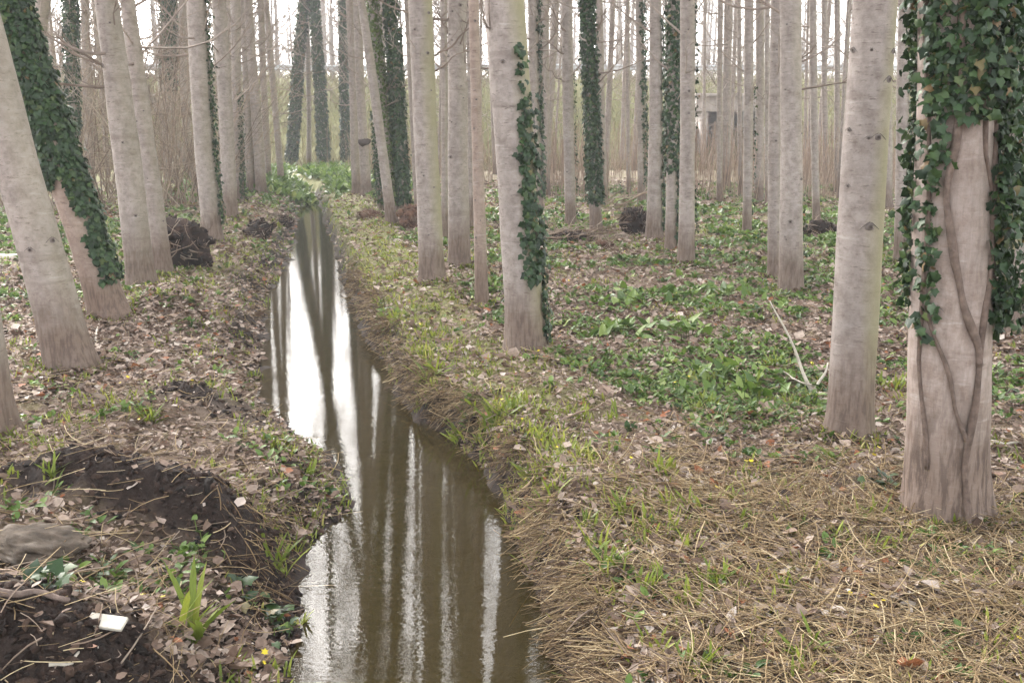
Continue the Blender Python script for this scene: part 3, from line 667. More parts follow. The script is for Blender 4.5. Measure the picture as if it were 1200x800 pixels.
# ------------------------------------------------------------------ far stand: thin trees before the embankment
random.seed(21)
pt, pf, _s = trunk_mesh(np.array([0, 0, 1.]), .085, .06, 6, 15, 8, .3, 5, False); THIN = [mesh('trunk', pt, pf, BARK_FAR, None, True)]
pt, pf, _s = trunk_mesh(np.array([0, 0, 1.]), .055, .04, 6, 12, 7, .3, 9, False); THIN.append(mesh('trunk', pt, pf, BARK_FAR, None, True))
pt, pf, _s = trunk_mesh(np.array([0, 0, 1.]), .12, .09, 6, 17, 8, .3, 12, False); THIN.append(mesh('trunk', pt, pf, BARK_FAR, None, True))
placed = [b[:2] for b, r in TREES]; cnt = 0
ZONES = [(120, 'at the far left'), (235, 'behind the bare thicket'), (330, 'behind the left row'), (480, 'right of the stream end'), (580, 'behind the straight trunks'), (660, 'behind the centre tree'), (750, 'near the dark ivied trunk'), (815, 'behind the tight trio'), (900, 'around the culvert'), (975, 'behind the close pair'), (1060, 'near the thick clean trunk'), (1300, 'at the far right')]
for k in range(900):
    y = random.uniform(20.5, 41); x = random.uniform(-.60*y, .60*y)
    if y < 40 and abs(x-np.interp(y, RY, RX)) < 1.6: continue
    u, v, f = project(np.array([x, y, 0]))
    if 318 < u < 412 and y < 33 or u < -40 or u > 1240: continue
    if y < 24 and u < 640: continue
    if min((x-q[0])**2+(y-q[1])**2 for q in placed) < 1.9: continue
    placed.append((x, y)); cnt += 1
    z = float(terrain(x, y)); k3 = random.choices((0, 1, 2), (5, 5, 3))[0]
    zone = next((l for e, l in ZONES if u < e), ZONES[-1][1]); rank = 'nearer' if y < 29 else ('middle' if y < 35 else 'farthest')
    o = thing('thin_tree', f'{("slim", "very thin", "medium thick")[k3]} bare tree, {rank} ranks of the distant stand, {zone}', 'tree', (x, y, z), f'{("slim", "very thin", "medium thick")[k3]} distant trees {zone}, {rank} ranks')
    tr = ob('trunk', THIN[k3], o); br = ob('branches', random.choice(CROWNS), o, kind='stuff')
    a, b, c = random.uniform(-.05, .05), random.uniform(-.05, .05), random.uniform(0, 6.28)
    for q in (tr, br): q.rotation_euler = (a, b, c)
    sc = random.uniform(.8, 1.15); tr.scale = (sc, sc, sc*1.3); br.scale = (.7, .7, (.68 if k3 == 1 else .86)*sc*1.3)
    if cnt >= 84: break

# woodland beyond the road: one mass
random.seed(31); wb_ = Bag()
for k in range(230):
    y = random.uniform(66, 118); x = random.uniform(-.62*y, .62*y); z = float(terrain(x, y)); H = random.uniform(11, 19)
    lean = np.array([random.uniform(-.04, .04), 0, 1])
    pts = [np.array([x, y, z-.2])+lean*H*q for q in (0, .3, .65, 1)]
    wb_.add(*tube(pts, np.array([.20, .17, .12, .04])*random.uniform(.7, 1.3), 5, False))
    for i in range(15):
        branch_set(wb_, pts[0]+lean*H*random.uniform(.2, .95), random.uniform(0, 6.28), random.uniform(.4, 1.0), random.uniform(1.8, 4.0), .055, 3, 3, 6)
tag(ob('woodland', wb_.mesh('woodland', FARWOOD), kind='stuff'), 'hazy grey mass of bare trees beyond the road', 'woodland')

# ------------------------------------------------------------------ bare thicket shrubs on the left, and brush
random.seed(5)
def shrub_mesh(seed, n, h):
    random.seed(seed); b = Bag()
    for i in range(n):
        a = random.uniform(0, 6.28); p = (random.uniform(-.25, .25), random.uniform(-.25, .25), -.05)
        branch_set(b, p, a, random.uniform(.75, 1.4), h*random.uniform(.6, 1.1), random.uniform(.006, .013), 7, 3, 9, .35)
    return b.mesh('stems', SHRUB)
SH = [shrub_mesh(70+i, 26, 3.4) for i in range(3)]
for (u, v, s, lab) in ((205, 246, 1.25, 'tangled bare brown shrub behind the slim trunks of the left bank'), (178, 236, 1.2, 'bare brown shrub just left of the tangled one on the left bank'), (228, 238, 1.15, 'bare twiggy shrub beside the ivy-striped trunk of the left row'),
                       (60, 250, 1.2, 'bare twiggy shrub behind the leaning trunks at the far left'), (118, 240, 1.3, 'pale twiggy shrub left of the smooth pale trunk'), (270, 222, 1.25, 'twiggy shrub growing behind the left row of poplars'), (15, 240, 1.5, 'bare shrub at the left edge of the picture'), (150, 226, 1.6, 'large bare shrub farthest back in the left thicket')):
    p = hit(u, v); o = thing('bare_shrub', lab, 'shrub', p, 'bare shrubs of the left thicket'); st = ob('stems', random.choice(SH), o, kind='stuff'); st.rotation_euler[2] = random.uniform(0, 6.28); st.scale = (s, s, s)

# ------------------------------------------------------------------ guard rail and culvert
g = thing('guard_rail', 'galvanised guard rail along the road on top of the embankment', 'guard rail', (0, 53.0, 4.0))
V = []; prof = [(0, 0), (-.05, .04), (-.05, .10), (0, .155), (-.05, .21), (-.05, .27), (0, .31)]
RX2 = np.linspace(-70, 70, 71)
for x in RX2:
    zz = float(terrain(x, 53.0))-4.0
    for a, b in prof: V.append((x, a, zz+.42+b))
k = len(prof); ii = np.arange(70)[:, None]*k+np.arange(k-1)[None, :]
ob('rail', mesh('rail', np.array(V), np.stack([ii, ii+k, ii+k+1, ii+1], -1).reshape(-1, 4), STEEL, np.full(len(V), .5)), g)
def box(sx, sy, sz, bev=0):
    import bmesh
    bm = bmesh.new(); bmesh.ops.create_cube(bm, size=1); bmesh.ops.scale(bm, vec=(sx, sy, sz), verts=bm.verts)
    if bev: bmesh.ops.bevel(bm, geom=list(bm.edges), offset=bev, segments=2, affect='EDGES')
    V = np.array([v.co[:] for v in bm.verts]); F = [tuple(v.index for v in f.verts) for f in bm.faces]; bm.free(); return V, F
V, F = box(.12, .08, 1.0); PM = mesh('post', V, F, STEEL, np.full(len(V), .2))
for x in np.arange(-34, 34.1, 4): ob('post', PM, g, (x, .06, float(terrain(x, 53.06))-4.0+.25))
cp = at_y(853, 186, 43.5); cz = float(terrain(cp[0], 43.5))
c = thing('culvert', 'pale concrete culvert with two dark openings at the foot of the embankment', 'culvert', (cp[0], 43.5, cz-.15))
def slab(n, sx, sy, sz, x, y, z, m=CONC, q=.5):
    V, F = box(sx, sy, sz, .03); return ob(n, mesh(n, V, F, m, np.full(len(V), q)), c, (x, y, z))
slab('pier', .28, 3.0, 1.75, -1.15, 1.0, .9); slab('pier', .22, 3.0, 1.75, -.25, 1.0, .9); slab('pier', .28, 3.0, 1.75, 1.15, 1.0, .9)
slab('back_wall', 2.6, .2, 1.9, 0, 2.4, .95); slab('parapet', 3.1, 3.2, .62, 0, 1.0, 2.09); slab('coping', 3.3, .5, .12, 0, -.62, 2.46, q=1)
for s in (-1, 1):
    w = slab('wing_wall', 1.6, .25, 1.2, s*2.05, -.1, .55); w.rotation_euler[2] = -s*.45

# ------------------------------------------------------------------ ground litter (wedge in front of the camera, thinning with distance)
def wedge(n, r0, r1, seed, half=.62):
    rs = np.random.default_rng(seed); r = r0*(r1/r0)**rs.random(n); a = rs.uniform(-half, half, n)
    x = r*np.sin(a); y = r*np.cos(a); return x, y, r, rs
def ok(x, y, m=.02): return ((xl(y)-x > m) | (x-xr(y) > m)) & (y < 40)
def slope_pos(x, y, dz): return np.stack([x, y, terrain(x, y)+dz], -1)
def right_d(x, y): return x-xr(y)
def left_d(x, y): return xl(y)-x
# dead leaves
x, y, r, rs = wedge(130000, 2.2, 32, 11)
sm = soil_mask(x, y); nz = fbm(x*1.1, y*1.1, 44, 3)
gpatch = fbm(x*.55+3, y*.55, 61, 3)
dens = np.where(right_d(x, y) > 0, .55+.5*(nz > .45), .75)*(1-.95*np.clip(sm*1.6, 0, 1))
dens = dens*np.where((right_d(x, y) > 0) & (right_d(x, y) < .8) & (y > 4.6), .55, 1)
k = ok(x, y) & (rs.random(len(x)) < dens); x, y, r = x[k], y[k], r[k]; n = len(x)
R = rots(rs.uniform(0, 6.28, n), rs.normal(.05, .30, n), rs.normal(0, .35, n))
s = .036*rs.lognormal(0, .34, n)*(1+np.clip((r-8)/16, 0, 1)*1.0)
sc3 = np.stack([s*rs.uniform(.55, 1.15, n), s, s*rs.uniform(.3, 2.2, n)], -1)
base_c = np.where(left_d(x, y) > 0, .50, .60)
lp = [(LEAF_V, LEAF_F, slope_pos(x, y, .008+rs.uniform(0, .018, n)), R, sc3, np.clip(rs.normal(base_c, .24), 0, 1))]
x, y, r, rs = wedge(150000, 6.5, 31, 111); k = ok(x, y) & (rs.random(len(x)) < np.where((x-xr(y) > 0) & (x-xr(y) < .9), .25, .75)*(.35+.8*sst(.38, .6, fbm(x*.9, y*.9, 144, 3)))); x, y, r = x[k], y[k], r[k]; n = len(x)
lp.append((DIA_V, DIA_F, slope_pos(x, y, .006+rs.uniform(0, .02, n)), rots(rs.uniform(0, 6.28, n), rs.normal(.05, .3, n), rs.normal(0, .35, n)), .048*rs.lognormal(0, .3, n)*(1+np.clip((r-10)/14, 0, 1)*.6), np.clip(rs.normal(.52, .26, n), 0, 1)))
x, y, r, rs = wedge(90000, 2.3, 9, 113); k = ok(x, y, .05) & (rs.random(len(x)) < (1-.95*np.clip(soil_mask(x, y)*1.6, 0, 1))*(.3+.7*sst(3.4, 4.6, y)*(x > 0)+.5*(x < xl(y)))); x, y = x[k], y[k]; n = len(x)
sz = .019*rs.lognormal(0, .35, n)
lp.append((DIA_V, DIA_F, slope_pos(x, y, .006+rs.uniform(0, .022, n)), rots(rs.uniform(0, 6.28, n), rs.normal(.1, .4, n), rs.normal(0, .4, n)), np.stack([sz*rs.uniform(.4, 1.3, n), sz, sz], -1), np.clip(rs.normal(.55, .27, n), 0, .97)))
fx = []; fy = []
for B_, r_ in TREES:
    if B_[1] < 18:
        m = 90; a_ = rs.uniform(0, 6.28, m); q_ = r_*(1.0+np.abs(rs.normal(0, .55, m))); fx.append(B_[0]+q_*np.cos(a_)); fy.append(B_[1]+q_*np.sin(a_))
x = np.concatenate(fx); y = np.concatenate(fy); k = ok(x, y); x, y = x[k], y[k]; n = len(x)
lp.append((LEAF_V, LEAF_F, slope_pos(x, y, .01+rs.uniform(0, .03, n)), rots(rs.uniform(0, 6.28, n), rs.normal(.2, .45, n), rs.normal(0, .4, n)), .038*rs.lognormal(0, .3, n), np.clip(rs.normal(.45, .25, n), 0, 1)))
FOOT = (x[::4], y[::4])
tag(ob('leaf_litter', join_scatters('leaf_litter', lp, LITTER), kind='stuff'), 'dead brown poplar leaves covering the woodland floor', 'leaf litter')
# straw
x, y, r, rs = wedge(190000, 2.2, 16, 12)
rd = right_d(x, y); nz = fbm(x*.9+9, y*.9, 45, 3)
dens = np.where(rd > 0, np.clip(1.15-sst(3.5, 5.0, y)*1.05, .10, 1)*(.45+.75*sst(.35, .6, nz)), .10)
dens = dens*(1-.6*np.clip(soil_mask(x, y), 0, 1))
k = ok(x, y, .03) & (rs.random(len(x)) < dens) & ((terrain(x, y) > -.12) | (rs.random(len(x)) < .35)); x, y, r = x[k], y[k], r[k]; n = len(x); rd = right_d(x, y)
yaw = rs.uniform(0, 6.28, n); edge = (rd > 0) & (rd < .3) & (y < 4.6); yaw = np.where(edge, rs.normal(1.9, .8, n), yaw)
pit = np.where(edge, rs.normal(-.45, .35, n), rs.normal(.08, .16, n)); L = rs.uniform(.05, .22, n)*np.where(edge, 1.15, 1)
parts = []
for bi, bend in enumerate((-18, -6, 5, 16)):
    q = np.arange(n) % 4 == bi; wd = .0032*rs.uniform(.6, 1.6, q.sum())
    tv, tf = straw_t(bend)
    parts.append((tv, tf, slope_pos(x[q], y[q], .012+np.abs(rs.normal(0, .014, q.sum()))), rots(yaw[q], pit[q], rs.normal(0, .4, q.sum())), np.stack([wd, L[q], wd*.6], -1), np.clip(rs.normal(.55, .25, q.sum()), 0, 1)))
# dead blades and roots hanging over both lips of the channel
rs = np.random.default_rng(212); n = 15000; y = 2.4*(13/2.4)**rs.random(n); left = rs.random(n) < .16
e = np.abs(rs.normal(.10, .06, n)); x = np.where(left, xl(y)-e*1.6, xr(y)+e)
k = (rs.random(n) < .25+.9*sst(.42, .6, fbm(x*2.3, y*2.3, 215, 2))) & (terrain(x, y) > -.33); x, y, left, e = x[k], y[k], left[k], e[k]; n = len(x)
tv, tf = straw_t(4); wd = .0034*rs.uniform(.6, 1.7, n)*(1+np.clip((y-5)/8, 0, 1))
parts.append((tv, tf, slope_pos(x, y, .02), rots(np.where(left, -1.57, 1.57)+rs.normal(0, .7, n), rs.normal(-.55, .45, n), rs.normal(0, .5, n)), np.stack([wd, rs.uniform(.05, .17, n), wd*.6], -1), np.clip(rs.normal(.30, .27, n), 0, 1)))
tag(ob('dry_grass', join_scatters('dry_grass', parts, STRAW), kind='stuff'), 'mown straw-coloured grass lying over the right bank', 'dry grass')
# fresh grass blades in tufts
def tufts(cx, cy, per, L0, L1, spread, seed, w=.0045, lean=.5):
    rs = np.random.default_rng(seed); n = len(cx)*per
    x = np.repeat(cx, per)+rs.normal(0, spread, n); y = np.repeat(cy, per)+rs.normal(0, spread, n)
    k = ok(x, y, -.03); x, y = x[k], y[k]; n = len(x)
    r = np.hypot(x, y); lod = 1+np.clip((r-6)/10, 0, 1.6)
    L = rs.uniform(L0, L1, n); yaw = rs.uniform(0, 6.28, n)
    tv, tf = blade_t(-.35, .5)
    return (tv, tf, slope_pos(x, y, -.004), rots(yaw, math.pi/2-np.abs(rs.normal(0, lean, n)), rs.normal(0, .3, n)), np.stack([w*lod*2*rs.uniform(.6, 1.4, n), L, L], -1))
x, y, r, rs = wedge(16000, 2.3, 30, 13)
rd = right_d(x, y); ld = left_d(x, y); nz = fbm(x*1.6, y*1.6, 46, 3); nz2 = fbm(x*.5, y*.5, 47, 2)
pr = np.exp(-((rd-.25)/.30)**2)*(rd > 0)*sst(3.9, 5.2, y)*2.0 + (rd > 0)*.10*(nz > .55) + (rd > 0)*(rd < 3)*sst(7, 12, y)*.55*(nz > .42) + (ld > 0)*.30*(nz > .55)*(1-soil_mask(x, y)) + (ld > 0)*(ld < 1.2)*sst(8, 12, y)*.8*(nz > .4)
pr = pr + sst(11, 16, y)*.30*(nz2 > .45)
k = ok(x, y, 0) & (rs.random(len(x)) < pr*(.2+1.6*sst(.4, .62, nz))); x, y = x[k], y[k]
x2, y2, r2, rs2 = wedge(1500, 2.5, 7.0, 114); k = (right_d(x2, y2) > .12) & (rs2.random(1500) < .22*sst(.48, .62, fbm(x2*1.4, y2*1.4, 146, 3))+.035); x2, y2 = x2[k], y2[k]
tq = tufts(x2, y2, 15, .05, .125, .026, 115, .0062, .32)
x3, y3, r3, rs3 = wedge(5000, 3.9, 12, 118); d3 = right_d(x3, y3); k = (d3 > .02) & (d3 < .25+.35*fbm(x3*1.5, y3*1.5, 149, 2)) & (rs3.random(5000) < .9*sst(.38, .55, fbm(x3*3, y3*3, 147, 2))); tr3 = tufts(x3[k], y3[k], 12, .03, .095, .03, 116, .005, .45)
tp = tufts(np.concatenate([x, FOOT[0]]), np.concatenate([y, FOOT[1]]), 9, .025, .085, .035, 14)
tag(ob('grass', join_scatters('grass', [tp+(np.clip(np.random.default_rng(2).normal(.55, .24, len(tp[2])), 0, 1),), tq+(np.clip(np.random.default_rng(3).normal(.52, .15, len(tq[2])), 0, 1),), tr3+(np.clip(np.random.default_rng(4).normal(.66, .2, len(tr3[2])), 0, 1),)], GRASS), kind='stuff'), 'short yellow-green grass along the stream banks', 'grass')
# moss-like low cover on the far banks
x, y, r, rs = wedge(90000, 6, 30, 15)
rd = right_d(x, y); ld = left_d(x, y); nz = fbm(x*1.1+5, y*1.1, 48, 3)
pr = (np.exp(-(np.maximum(rd, 0)/1.5)**2)*(rd > 0) + np.exp(-(np.maximum(ld, 0)/1.1)**2)*(ld > 0)*sst(8, 11, y))*sst(6.2, 9, y)*sst(.36, .52, nz) + .25*sst(12, 16, y)*sst(.45, .6, nz)
k = ok(x, y, 0) & (rs.random(len(x)) < pr) & (terrain(x, y) > -.13); x, y, r = x[k], y[k], r[k]; n = len(x)
tag(ob('moss', scatter('moss', DIA_V, DIA_F, slope_pos(x, y, .004), rots(rs.uniform(0, 6.28, n), rs.uniform(.1, 1.2, n), rs.normal(0, .4, n)), np.stack([np.full(n, .5), np.ones(n), np.ones(n)], -1)*(.024*(1+np.clip((r-8)/9, 0, 1.4))*rs.uniform(.6, 1.4, n))[:, None], rs.random(n), MOSSG), kind='stuff'), 'mossy yellow-green low cover beside the far stream', 'moss')
# leafy herbs
x, y, r, rs = wedge(64000, 2.4, 30, 16)
rd = right_d(x, y); ld = left_d(x, y); nz = fbm(x*.75+2, y*.75+4, 61, 3); nz3 = fbm(x*2.2, y*2.2, 62, 3)
pr = (rd > 1.0)*sst(4.6, 6.0, y)*(1-.55*sst(13, 18, y))*sst(.40, .60, nz)*(.12+.88*sst(.42, .58, nz3)) + (rd > 1.8)*(x > 2.4)*sst(4.3, 5.5, y)*.45*(nz3 > .5) + (ld > 0)*.16*(nz3 > .58)*(1-soil_mask(x, y)) + (rd > 0)*.05*(nz3 > .5) + (y > 22)*.5*(np.abs(x+6.3) < 2.2)
pr = np.where(rd > 1.0, pr*1.5, pr)
pr = pr + (ld > 1.2)*(y > 9)*(y < 20)*.5*sst(.42, .55, nz)
k = ok(x, y, .03) & (rs.random(len(x)) < pr); x, y, r = x[k], y[k], r[k]
per = 6; n = len(x)*per; lod = np.repeat(1+np.clip((r-7)/10, 0, 1.2), per)
px = np.repeat(x, per)+rs.normal(0, .018, n); py = np.repeat(y, per)+rs.normal(0, .018, n)
size = np.repeat(rs.uniform(.024, .062, len(x)), per)*rs.uniform(.7, 1.2, n)*lod
tag(ob('herbs', scatter('herbs', OVAL_V, LEAF_F, slope_pos(px, py, rs.uniform(0, .03, n)), rots(rs.uniform(0, 6.28, n), rs.uniform(.1, 1.0, n), rs.normal(0, .35, n)), size, np.clip(np.repeat(rs.normal(.5, .22, len(x)), per)+rs.normal(0, .1, n), 0, 1), HERB), kind='stuff'), 'green leafy herbs carpeting the floor of the right hand stand', 'herbs')
rs = np.random.default_rng(77); n0 = 1500; y = rs.uniform(25.5, 40, n0); x = -.195*y + rs.normal(0, 1.5, n0)
k = (np.abs(x-xr(y)) > .25); x, y = x[k], y[k]; n = len(x)*6
px = np.repeat(x, 6)+rs.normal(0, .05, n); py = np.repeat(y, 6)+rs.normal(0, .05, n)
tag(ob('weeds', scatter('weeds', OVAL_V, LEAF_F, slope_pos(px, py, rs.uniform(0, .15, n)), rots(rs.uniform(0, 6.28, n), rs.uniform(.2, 1.2, n), rs.normal(0, .35, n)), rs.uniform(.12, .30, n), np.clip(rs.normal(.55, .25, n), 0, 1), HERB), kind='stuff'), 'lush green weeds choking the far end of the stream', 'weeds')
# yellow flowers
x, y, r, rs = wedge(2600, 3.2, 16, 18); nz = fbm(x*1.3, y*1.3, 71, 3)
k = ok(x, y, .05) & (nz > .54) & (rs.random(len(x)) < .22) & (soil_mask(x, y) < .4); x, y = x[k], y[k]; n = len(x)
FV = [(0, 0, 0)]+[(math.cos(a)*(1 if i % 2 else .55), math.sin(a)*(1 if i % 2 else .55), .25 if i % 2 else .1) for i, a in enumerate(np.linspace(0, 2*math.pi, 12, endpoint=False))]
FF = [(0, i+1, (i+1) % 12+1) for i in range(12)]
tag(ob('yellow_flowers', scatter('yellow_flowers', FV, FF, slope_pos(x, y, .045), rots(rs.uniform(0, 6, n), rs.normal(.3, .3, n), rs.normal(0, .3, n)), rs.uniform(.009, .016, n), rs.random(n), YELLOW), kind='stuff'), 'tiny yellow flowers scattered along both banks', 'flowers')
# soil clods
import bmesh
bm = bmesh.new(); bmesh.ops.create_icosphere(bm, subdivisions=1, radius=1); CV = np.array([v.co[:] for v in bm.verts]); CF = np.array([[v.index for v in f.verts] for f in bm.faces]); bm.free()
CV = CV*(1+1.1*(np.random.default_rng(1).random(len(CV))-.5))[:, None]*np.array([1.2, .9, .7])
x, y, r, rs = wedge(60000, 2.3, 14, 19)
sm = soil_mask(x, y); w2 = np.exp(-np.maximum(np.maximum(xl(y)-x, x-xr(y)), 0)/.12)*.6*(y < 12)
k = ok(x, y, .0) & (rs.random(len(x)) < np.clip(sm*1.1-.12, 0, 1)+w2); x, y, r = x[k], y[k], r[k]; n = len(x)
tag(ob('soil_clods', scatter('soil_clods', CV, CF, slope_pos(x, y, .002), rots(rs.uniform(0, 6, n), rs.normal(0, .6, n), rs.normal(0, .6, n)), np.minimum(.010*rs.lognormal(0, .5, n), .026)[:, None]*rs.uniform(.6, 1.4, (n, 3)), rs.random(n), SOILM), kind='stuff'), 'crumbly dark clods of freshly dug soil on the left bank', 'soil')
# small twigs
x, y, r, rs = wedge(5200, 2.3, 22, 20); k = ok(x, y, .05) & (rs.random(len(x)) < np.where(x < xl(y), .55, .40)); x, y, r = x[k], y[k], r[k]; n = len(x)
tv, tf = straw_t(9); wd = .005*rs.uniform(.5, 1.5, n)*(1+np.clip((r-8)/10, 0, 1))
tag(ob('twig_litter', scatter('twig_litter', tv, tf, slope_pos(x, y, .022), rots(rs.uniform(0, 6.28, n), rs.normal(.06, .14, n), rs.uniform(0, 6, n)), np.stack([wd, rs.uniform(.05, .24, n), wd], -1), rs.random(n)*.8, SHRUB), kind='stuff'), 'thin fallen twigs strewn over the ground', 'twigs')
# dry reeds in front of the embankment
rs = np.random.default_rng(23); n = 15000
y = rs.uniform(20.5, 41, n); x = rs.uniform(-.6, .6, n)*y; u, v, f = project(np.stack([x, y, y*0], -1))
pr = np.where(u > 600, .9, np.where(u > 415, .75, np.where(u > 322, .05+.5*(y > 34), .55)))*sst(.30, .5, fbm(x*.3, y*.3, 80, 2))*np.where(u > 600, sst(20.5, 24, y), sst(25, 29, y))
k = (rs.random(n) < pr) & ok(x, y, 1.0) ; x, y = x[k], y[k]; n = len(x)
tv, tf = straw_t(6); wd = .010*rs.uniform(.6, 1.5, n)
tag(ob('dry_reeds', scatter('dry_reeds', tv, tf, slope_pos(x, y, -.05), rots(rs.uniform(0, 6.28, n), 1.5+rs.normal(0, .14, n), rs.uniform(0, 6, n)), np.stack([wd, rs.uniform(.6, 1.9, n), wd], -1), np.clip(rs.normal(.5, .25, n), 0, 1), REED), kind='stuff'), 'pinkish-brown band of dry reeds in front of the embankment', 'reeds')
# rough grass and brambles on the embankment
rs = np.random.default_rng(24); n = 60000
y = rs.uniform(38.5, 53.4, n); x = rs.uniform(-.58, .58, n)*y
tv, tf = blade_t(-.3, .5); L = rs.uniform(.2, .7, n)
tag(ob('embankment_grass', scatter('embankment_grass', tv, tf, slope_pos(x, y, -.03), rots(rs.uniform(0, 6.28, n), 1.35-np.abs(rs.normal(0, .45, n)), rs.normal(0, .3, n)), np.stack([L*.045, L, L], -1), np.clip(rs.normal(.55, .25, n)+.35*(fbm(x*.25, y*.25, 90, 2)-.5), 0, 1), EMBM), kind='stuff'), 'olive rough grass covering the road embankment', 'grass')

# ------------------------------------------------------------------ single things on the floor
random.seed(55)
def jag(p0, p1, r0, r1, n=7, amp=.03, sides=7):
    p0, p1 = np.array(p0, float), np.array(p1, float); k = np.linspace(0, 1, n)
    pts = p0+(p1-p0)*k[:, None]; w = amp*np.sin(k*math.pi)[:, None]*np.stack([np.sin(k*5+random.random()*6), np.cos(k*4+random.random()*6), .6*np.sin(k*6+random.random()*6)], -1)
    return tube(pts+w, np.linspace(r0, r1, n)*(1+.06*np.sin(k*19)), sides)
def gp(u, v, dz=0.0):
    p = hit(u, v); return np.array([p[0], p[1], float(terrain(p[0], p[1]))+dz])
def stick(name, label, cat, pix, r0, r1, mat, dz=.0, forks=(), amp=.02):
    A = gp(*pix[0], dz+r0*.7); b = Bag(); Bp = gp(*pix[1], dz+r1*.7)
    o = thing(name, label, cat, A); b.add(*jag(A-A, Bp-A, r0, r1, 8, amp)); ob('stem', b.mesh('stem', mat), o)
    for (f, q, rr) in forks:
        C = A+(Bp-A)*f; D = q; bb = Bag(); bb.add(*jag(C-A, D-A, rr, rr*.4, 6, amp)); ob('fork', bb.mesh('fork', mat), o)
    return o
stick('fallen_log', 'whitish bare log lying on the ground at the left edge behind the leaning trunk', 'log', [(-40, 307), (46, 307)], .055, .05, PALE, .02)
A = gp(955, 463, .015); b = at_y(902, 352, A[1]+.25); c2 = at_y(970, 425, A[1]+.1)
o = thing('fallen_branch', 'pale forked dead branch propped up left of the thick clean trunk', 'branch', A)
bb = Bag(); bb.add(*jag((0, 0, -.03), b-A, .013, .004, 9, .03)); ob('stem', bb.mesh('stem', PALE), o)
bb = Bag(); bb.add(*jag((0, 0, 0), c2-A, .011, .005, 6, .015)); ob('fork', bb.mesh('fork', PALE), o)
bb = Bag(); bb.add(*jag((-.01, -.01, .0), gp(972, 465, .015)-A, .011, .006, 5, .01)); bb.add(*jag(np.array([-.03, 0, .05]), gp(905, 441, .05)-A, .008, .003, 6, .02)); ob('side_shoot', bb.mesh('side_shoot', PALE), o)
stick('stick', 'grey-brown stick lying on dark soil at the left edge', 'stick', [(-8, 699), (82, 712)], .012, .009, VINE, .01)
stick('stick', 'thin pale twig across the dark soil in the bottom left corner', 'stick', [(58, 786), (116, 767)], .006, .004, PALE, .01)
stick('stick', 'pale bent stick standing against the foot of the thick leaning trunk', 'stick', [(105, 443), (119, 373)], .012, .009, PALE, .0)
o = bpy.context.scene.objects[-1]
stick('stick', 'thin brown stick lying on the straw left of the massive foreground trunk', 'stick', [(660, 497), (708, 476)], .007, .005, SHRUB, .02)
stick('stick', 'long pale stem lying under the massive foreground trunk', 'stick', [(1030, 622), (1110, 612)], .006, .004, PALE, .025)
stick('stick', 'pale stem on the grass at the right edge beyond the massive trunk', 'stick', [(1158, 522), (1214, 527)], .008, .006, PALE, .02)
A = gp(186, 226); o = thing('dead_branch', 'bare whitish branch standing crooked in the left thicket', 'branch', A)
bb = Bag()
for a1, a2 in (((186, 226), (207, 186)), ((207, 186), (217, 160)), ((207, 186), (196, 150)), ((196, 150), (185, 85))):
    bb.add(*jag(at_y(*a1, A[1])-A, at_y(*a2, A[1])-A, .035, .022, 6, .05))
ob('stem', bb.mesh('stem', PALE), o)

def clump(name, label, cat, u, v, w, h, mat, seed, depth=.8, rough=.45, sub=3):
    p = gp(u, v); k = np.linalg.norm(p-[0, 0, CAM_H])/FPX; V, F = lump(seed, w*k/2, w*k/2*depth, h*k*.62, rough, sub, 2.6)
    V[:, 2] += h*k*.40; V[:, 1] += w*k/2*depth*.4
    rs = np.random.default_rng(seed); VV = [V]; FF_ = [F]; nn = len(V); V0 = V.copy()
    for q in range(46):
        c_ = V0[rs.integers(len(V0))]
        if c_[2] < 0: continue
        s_ = rs.uniform(.10, .26)*min(w, h*1.3)*k/2; v2, f2 = lump(seed+q, s_*rs.uniform(.6, 1.5), s_, s_*rs.uniform(.5, 1.1), .7, 2, 3.0)
        VV.append(v2+c_); FF_.append(f2+nn); nn += len(v2)
    V = np.vstack(VV); F = np.vstack(FF_)
    o = thing(name, label, cat, p); rv = np.clip(fbm(V[:, 0]*11, V[:, 2]*11+V[:, 1]*7, seed, 3)*1.9-.5, 0, 1)
    ob('body', mesh('body', V, F, mat, rv, True), o)
    top = V[V[:, 2] > -.02]; q = top[rs.integers(len(top), size=420)]; nq = len(q)
    ob('crumbs', scatter('crumbs', CV, CF, q+rs.normal(0, .008, (nq, 3)), rots(rs.uniform(0, 6, nq), rs.normal(0, .6, nq), rs.normal(0, .6, nq)), (min(w, h)*k*.035*rs.lognormal(0, .5, nq))[:, None]*rs.uniform(.5, 1.5, (nq, 3)), rs.random(nq), mat), o, kind='stuff')
    q = top[rs.integers(len(top), size=170)]; nq = len(q); wd = rs.uniform(.5, 1.4, nq)*(.0035+.0004*p[1]); tv_, tf_ = straw_t(8)
    ob('rootlets', scatter('rootlets', tv_, tf_, q, rots(rs.uniform(0, 6.28, nq), rs.normal(-.1, .6, nq), rs.uniform(0, 6, nq)), np.stack([wd, rs.uniform(.06, .22, nq)*max(.6, min(1.5, w*k*2)), wd], -1), np.clip(rs.normal(.4, .25, nq), 0, 1), SHRUB), o, kind='stuff')
    return o, p, k
rt, p, k = clump('root_clump', 'dark upturned clump of earth and roots between the left bank trunks', 'root clump', 208, 314, 66, 50, SOILM, 3)
bb = Bag()
for q in range(14):
    a = random.uniform(0, 6.28); bb.add(*jag((random.uniform(-.3, .3), -.12, random.uniform(.0, .3)), (random.uniform(-.45, .45), random.uniform(-.35, -.1), random.uniform(.05, .65)), .010, .004, 6, .05, 4))
ob('roots', bb.mesh('roots', SHRUB), rt, kind='stuff')
clump('tree_stump', 'dark stump topped with ivy left of the tight trio of trunks', 'stump', 744, 274, 30, 30, SOILM, 5)
